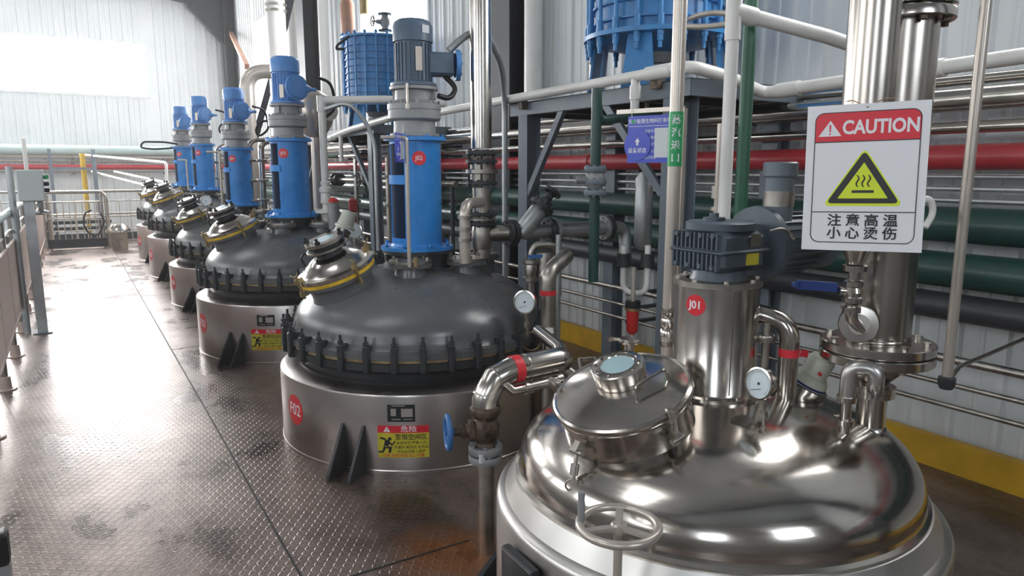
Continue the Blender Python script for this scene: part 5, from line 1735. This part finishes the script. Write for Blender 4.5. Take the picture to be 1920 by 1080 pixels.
yr = 18.6
t = thing('end_railing', 'steel railing at the far end beyond the gate', 'railing', (.4, yr, 0))
for z_, r_ in ((1.12, .03), (.9, .012), (.62, .02), (.55, .015), (.25, .012)): MB().cyl((-1.6, yr, z_), (1.9, yr, z_), r_).build('rail', M['dullsteel'], t)
for k in range(16): MB().cyl((-1.5 + .22 * k, yr, 0), (-1.5 + .22 * k, yr, .95), .01, seg=8).build('upright_bar', M['cream'], t)
MB().box((.15, yr + .03, .1), (3.5, .02, .16)).build('kick_plate', M['darkframe'], t)

yp = 19.4
t = thing('goal_frame', 'grey steel post frame standing behind the far gate', 'frame', (.05, yp, 0))
xa, xb = onY(92, 285, yp).x, onY(174, 282, yp).x
MB().box((xa, yp, 1.03), (.07, .07, 2.06)).build('post', M['frame'], t)
MB().box((xb, yp, 1.03), (.09, .09, 2.06)).build('post', M['frame'], t)
MB().box(((xa + xb) / 2, yp, onY(130, 316, yp).z), (xb - xa, .06, .06)).build('beam', M['frame'], t)
x_ = onY(155, 300, 19.6).x
MB().tube([(x_, 19.6, .0), (x_, 19.6, 1.97)], .055, 16).single('yellow_pipe', M['yellow2'], 'yellow vertical pipe at the far end of the aisle', 'pipe')
t = thing('bench', 'dark low double shelf behind the far gate', 'shelf', (.2, 19.0, 0))
for z_ in (.42, .27): MB().box((.1, 19.0, z_), (1.3, .3, .07)).build('shelf_board', M['darkframe'], t)
for xx in (-.5, .7): MB().box((xx, 19.0, .2), (.05, .28, .4)).build('leg', M['darkframe'], t)
q_ = onY(172, 418, 16.7)
t = thing('coiled_hose', 'black hose looped over the far gate', 'hose', q_)
MB().tube(bend([onY(188, 398, 16.86), onY(196, 415, 16.86), onY(186, 440, 16.86), onY(168, 440, 16.86), onY(155, 420, 16.86), onY(160, 398, 16.86), onY(172, 394, 16.86)], .15), .018, 10).build('hose', M['black'], t)
b = MB().box((0, 16.6, .12), (.34, .22, .2), None, .03).cyl((-.1, 16.6, .2), (.1, 16.6, .2), .1)
b.single('small_pump', M['beige'], 'small pale pump on the floor before the far gate', 'pump') if False else None
t = thing('steel_drum_lid', 'pale round lidded pot beside the farthest vessel', 'pot', (.95, 16.3, 0))
q_ = onY(222, 425, 16.3)
MB().lathe([(0, 0), (.14, 0), (.15, .4), (.15, q_.z - .1), (0, q_.z - .1)], Matrix.Translation((q_.x, 16.3, 0)), 28).build('body', M['dullsteel'], t)
MB().lathe([(.22, q_.z - .1), (.22, q_.z - .06), (.12, q_.z + .06), (0, q_.z + .08)], Matrix.Translation((q_.x, 16.3, 0)), 28).build('lid', M['polish'], t)

# pipes on the far wall
def farpipe(name, z, r, x0, x1, mm, label, y=20.2):
    t = thing(name, label, 'pipe', ((x0 + x1) / 2, y, z - r))
    MB().cyl((x0, y, z), (x1, y, z), r, seg=18).build('pipe_run', mm, t)
    for xx in (-4, -1.9, .1, 2.1):
        MB().box((xx, (y + YF) / 2, z - r - .02), (.04, YF - y, .03)).build('bracket', M['frame'], t)


farpipe('far_wall_duct', 2.06, .12, -6, 3.6, M['jade'], 'thick pale green pipe topmost on the far wall')
farpipe('far_wall_pipe', 1.9, .028, -6, 3.6, M['cream'], 'thin cream pipe directly under the thick pale green pipe')
farpipe('far_wall_pipe', 1.79, .025, -6, 3.6, M['dullsteel'], 'thin grey pipe just above the red pipe on the far wall')
farpipe('far_wall_pipe', 1.55, .02, -6, 3.6, M['galv'], 'thin grey pipe just below the red pipe on the far wall', 20.25)
for k, (a0, a1, a2) in enumerate((((172, 322), (300, 355), (300, 382)), ((215, 322), (308, 342), (308, 372)))):
    q0, q1, q2 = onY(*a0, 19.8), onY(*a1, 16.8), onY(*a2, 16.8)
    MB().tube(bend([q0, q1, q2], .1), .03, 12).single('sloping_white_pipe', M['pvc'], 'sloping white pipe running to the farthest vessel, %s of two' % ('lower', 'upper')[k], 'pipe', )
q0, q1, q2 = onY(150, 290, 20.0), onY(312, 305, 16.4), onY(312, 345, 16.4)
MB().tube(bend([q0, q1, q2], .1), .03, 12).single('sloping_white_pipe', M['pvc'], 'sloping white pipe crossing above the red pipe at the far end', 'pipe')

# corner thing at the lower left: black capped steel sleeve
q_ = D(6, 1010, 2.05)
t = thing('floor_post', 'steel sleeve with black cap cut off by the lower left corner', 'post', (q_.x, q_.y, 0))
MB().box((q_.x - .02, q_.y, q_.z - .02), (.06, .06, .08), None, .006).build('cap', M['black'], t)
MB().box((q_.x - .02, q_.y, (q_.z - .06) / 2), (.055, .055, q_.z - .06)).build('sleeve', M['galv'], t)


# ================================================================== THIN HAZE ADDED TO VEIL THE HALL LIKE LENS GLARE
hz = bpy.data.materials.new('glare_haze')
hz.use_nodes = True
nt = hz.node_tree
nt.nodes.remove(nt.nodes['Principled BSDF'])
vo = nt.nodes.new('ShaderNodeVolumeScatter')
vo.inputs['Color'].default_value = (1, 1, 1, 1)
vo.inputs['Density'].default_value = .004
vo.inputs['Anisotropy'].default_value = .3
nt.links.new(vo.outputs[0], nt.nodes['Material Output'].inputs['Volume'])
o = MB().box((-1.5, 8.0, 2.2), (10.6, 24.6, 8.6)).build('haze', hz)
o['kind'] = 'stuff'
tag(o, 'thin haze added as a glare veil through the whole hall', 'haze')
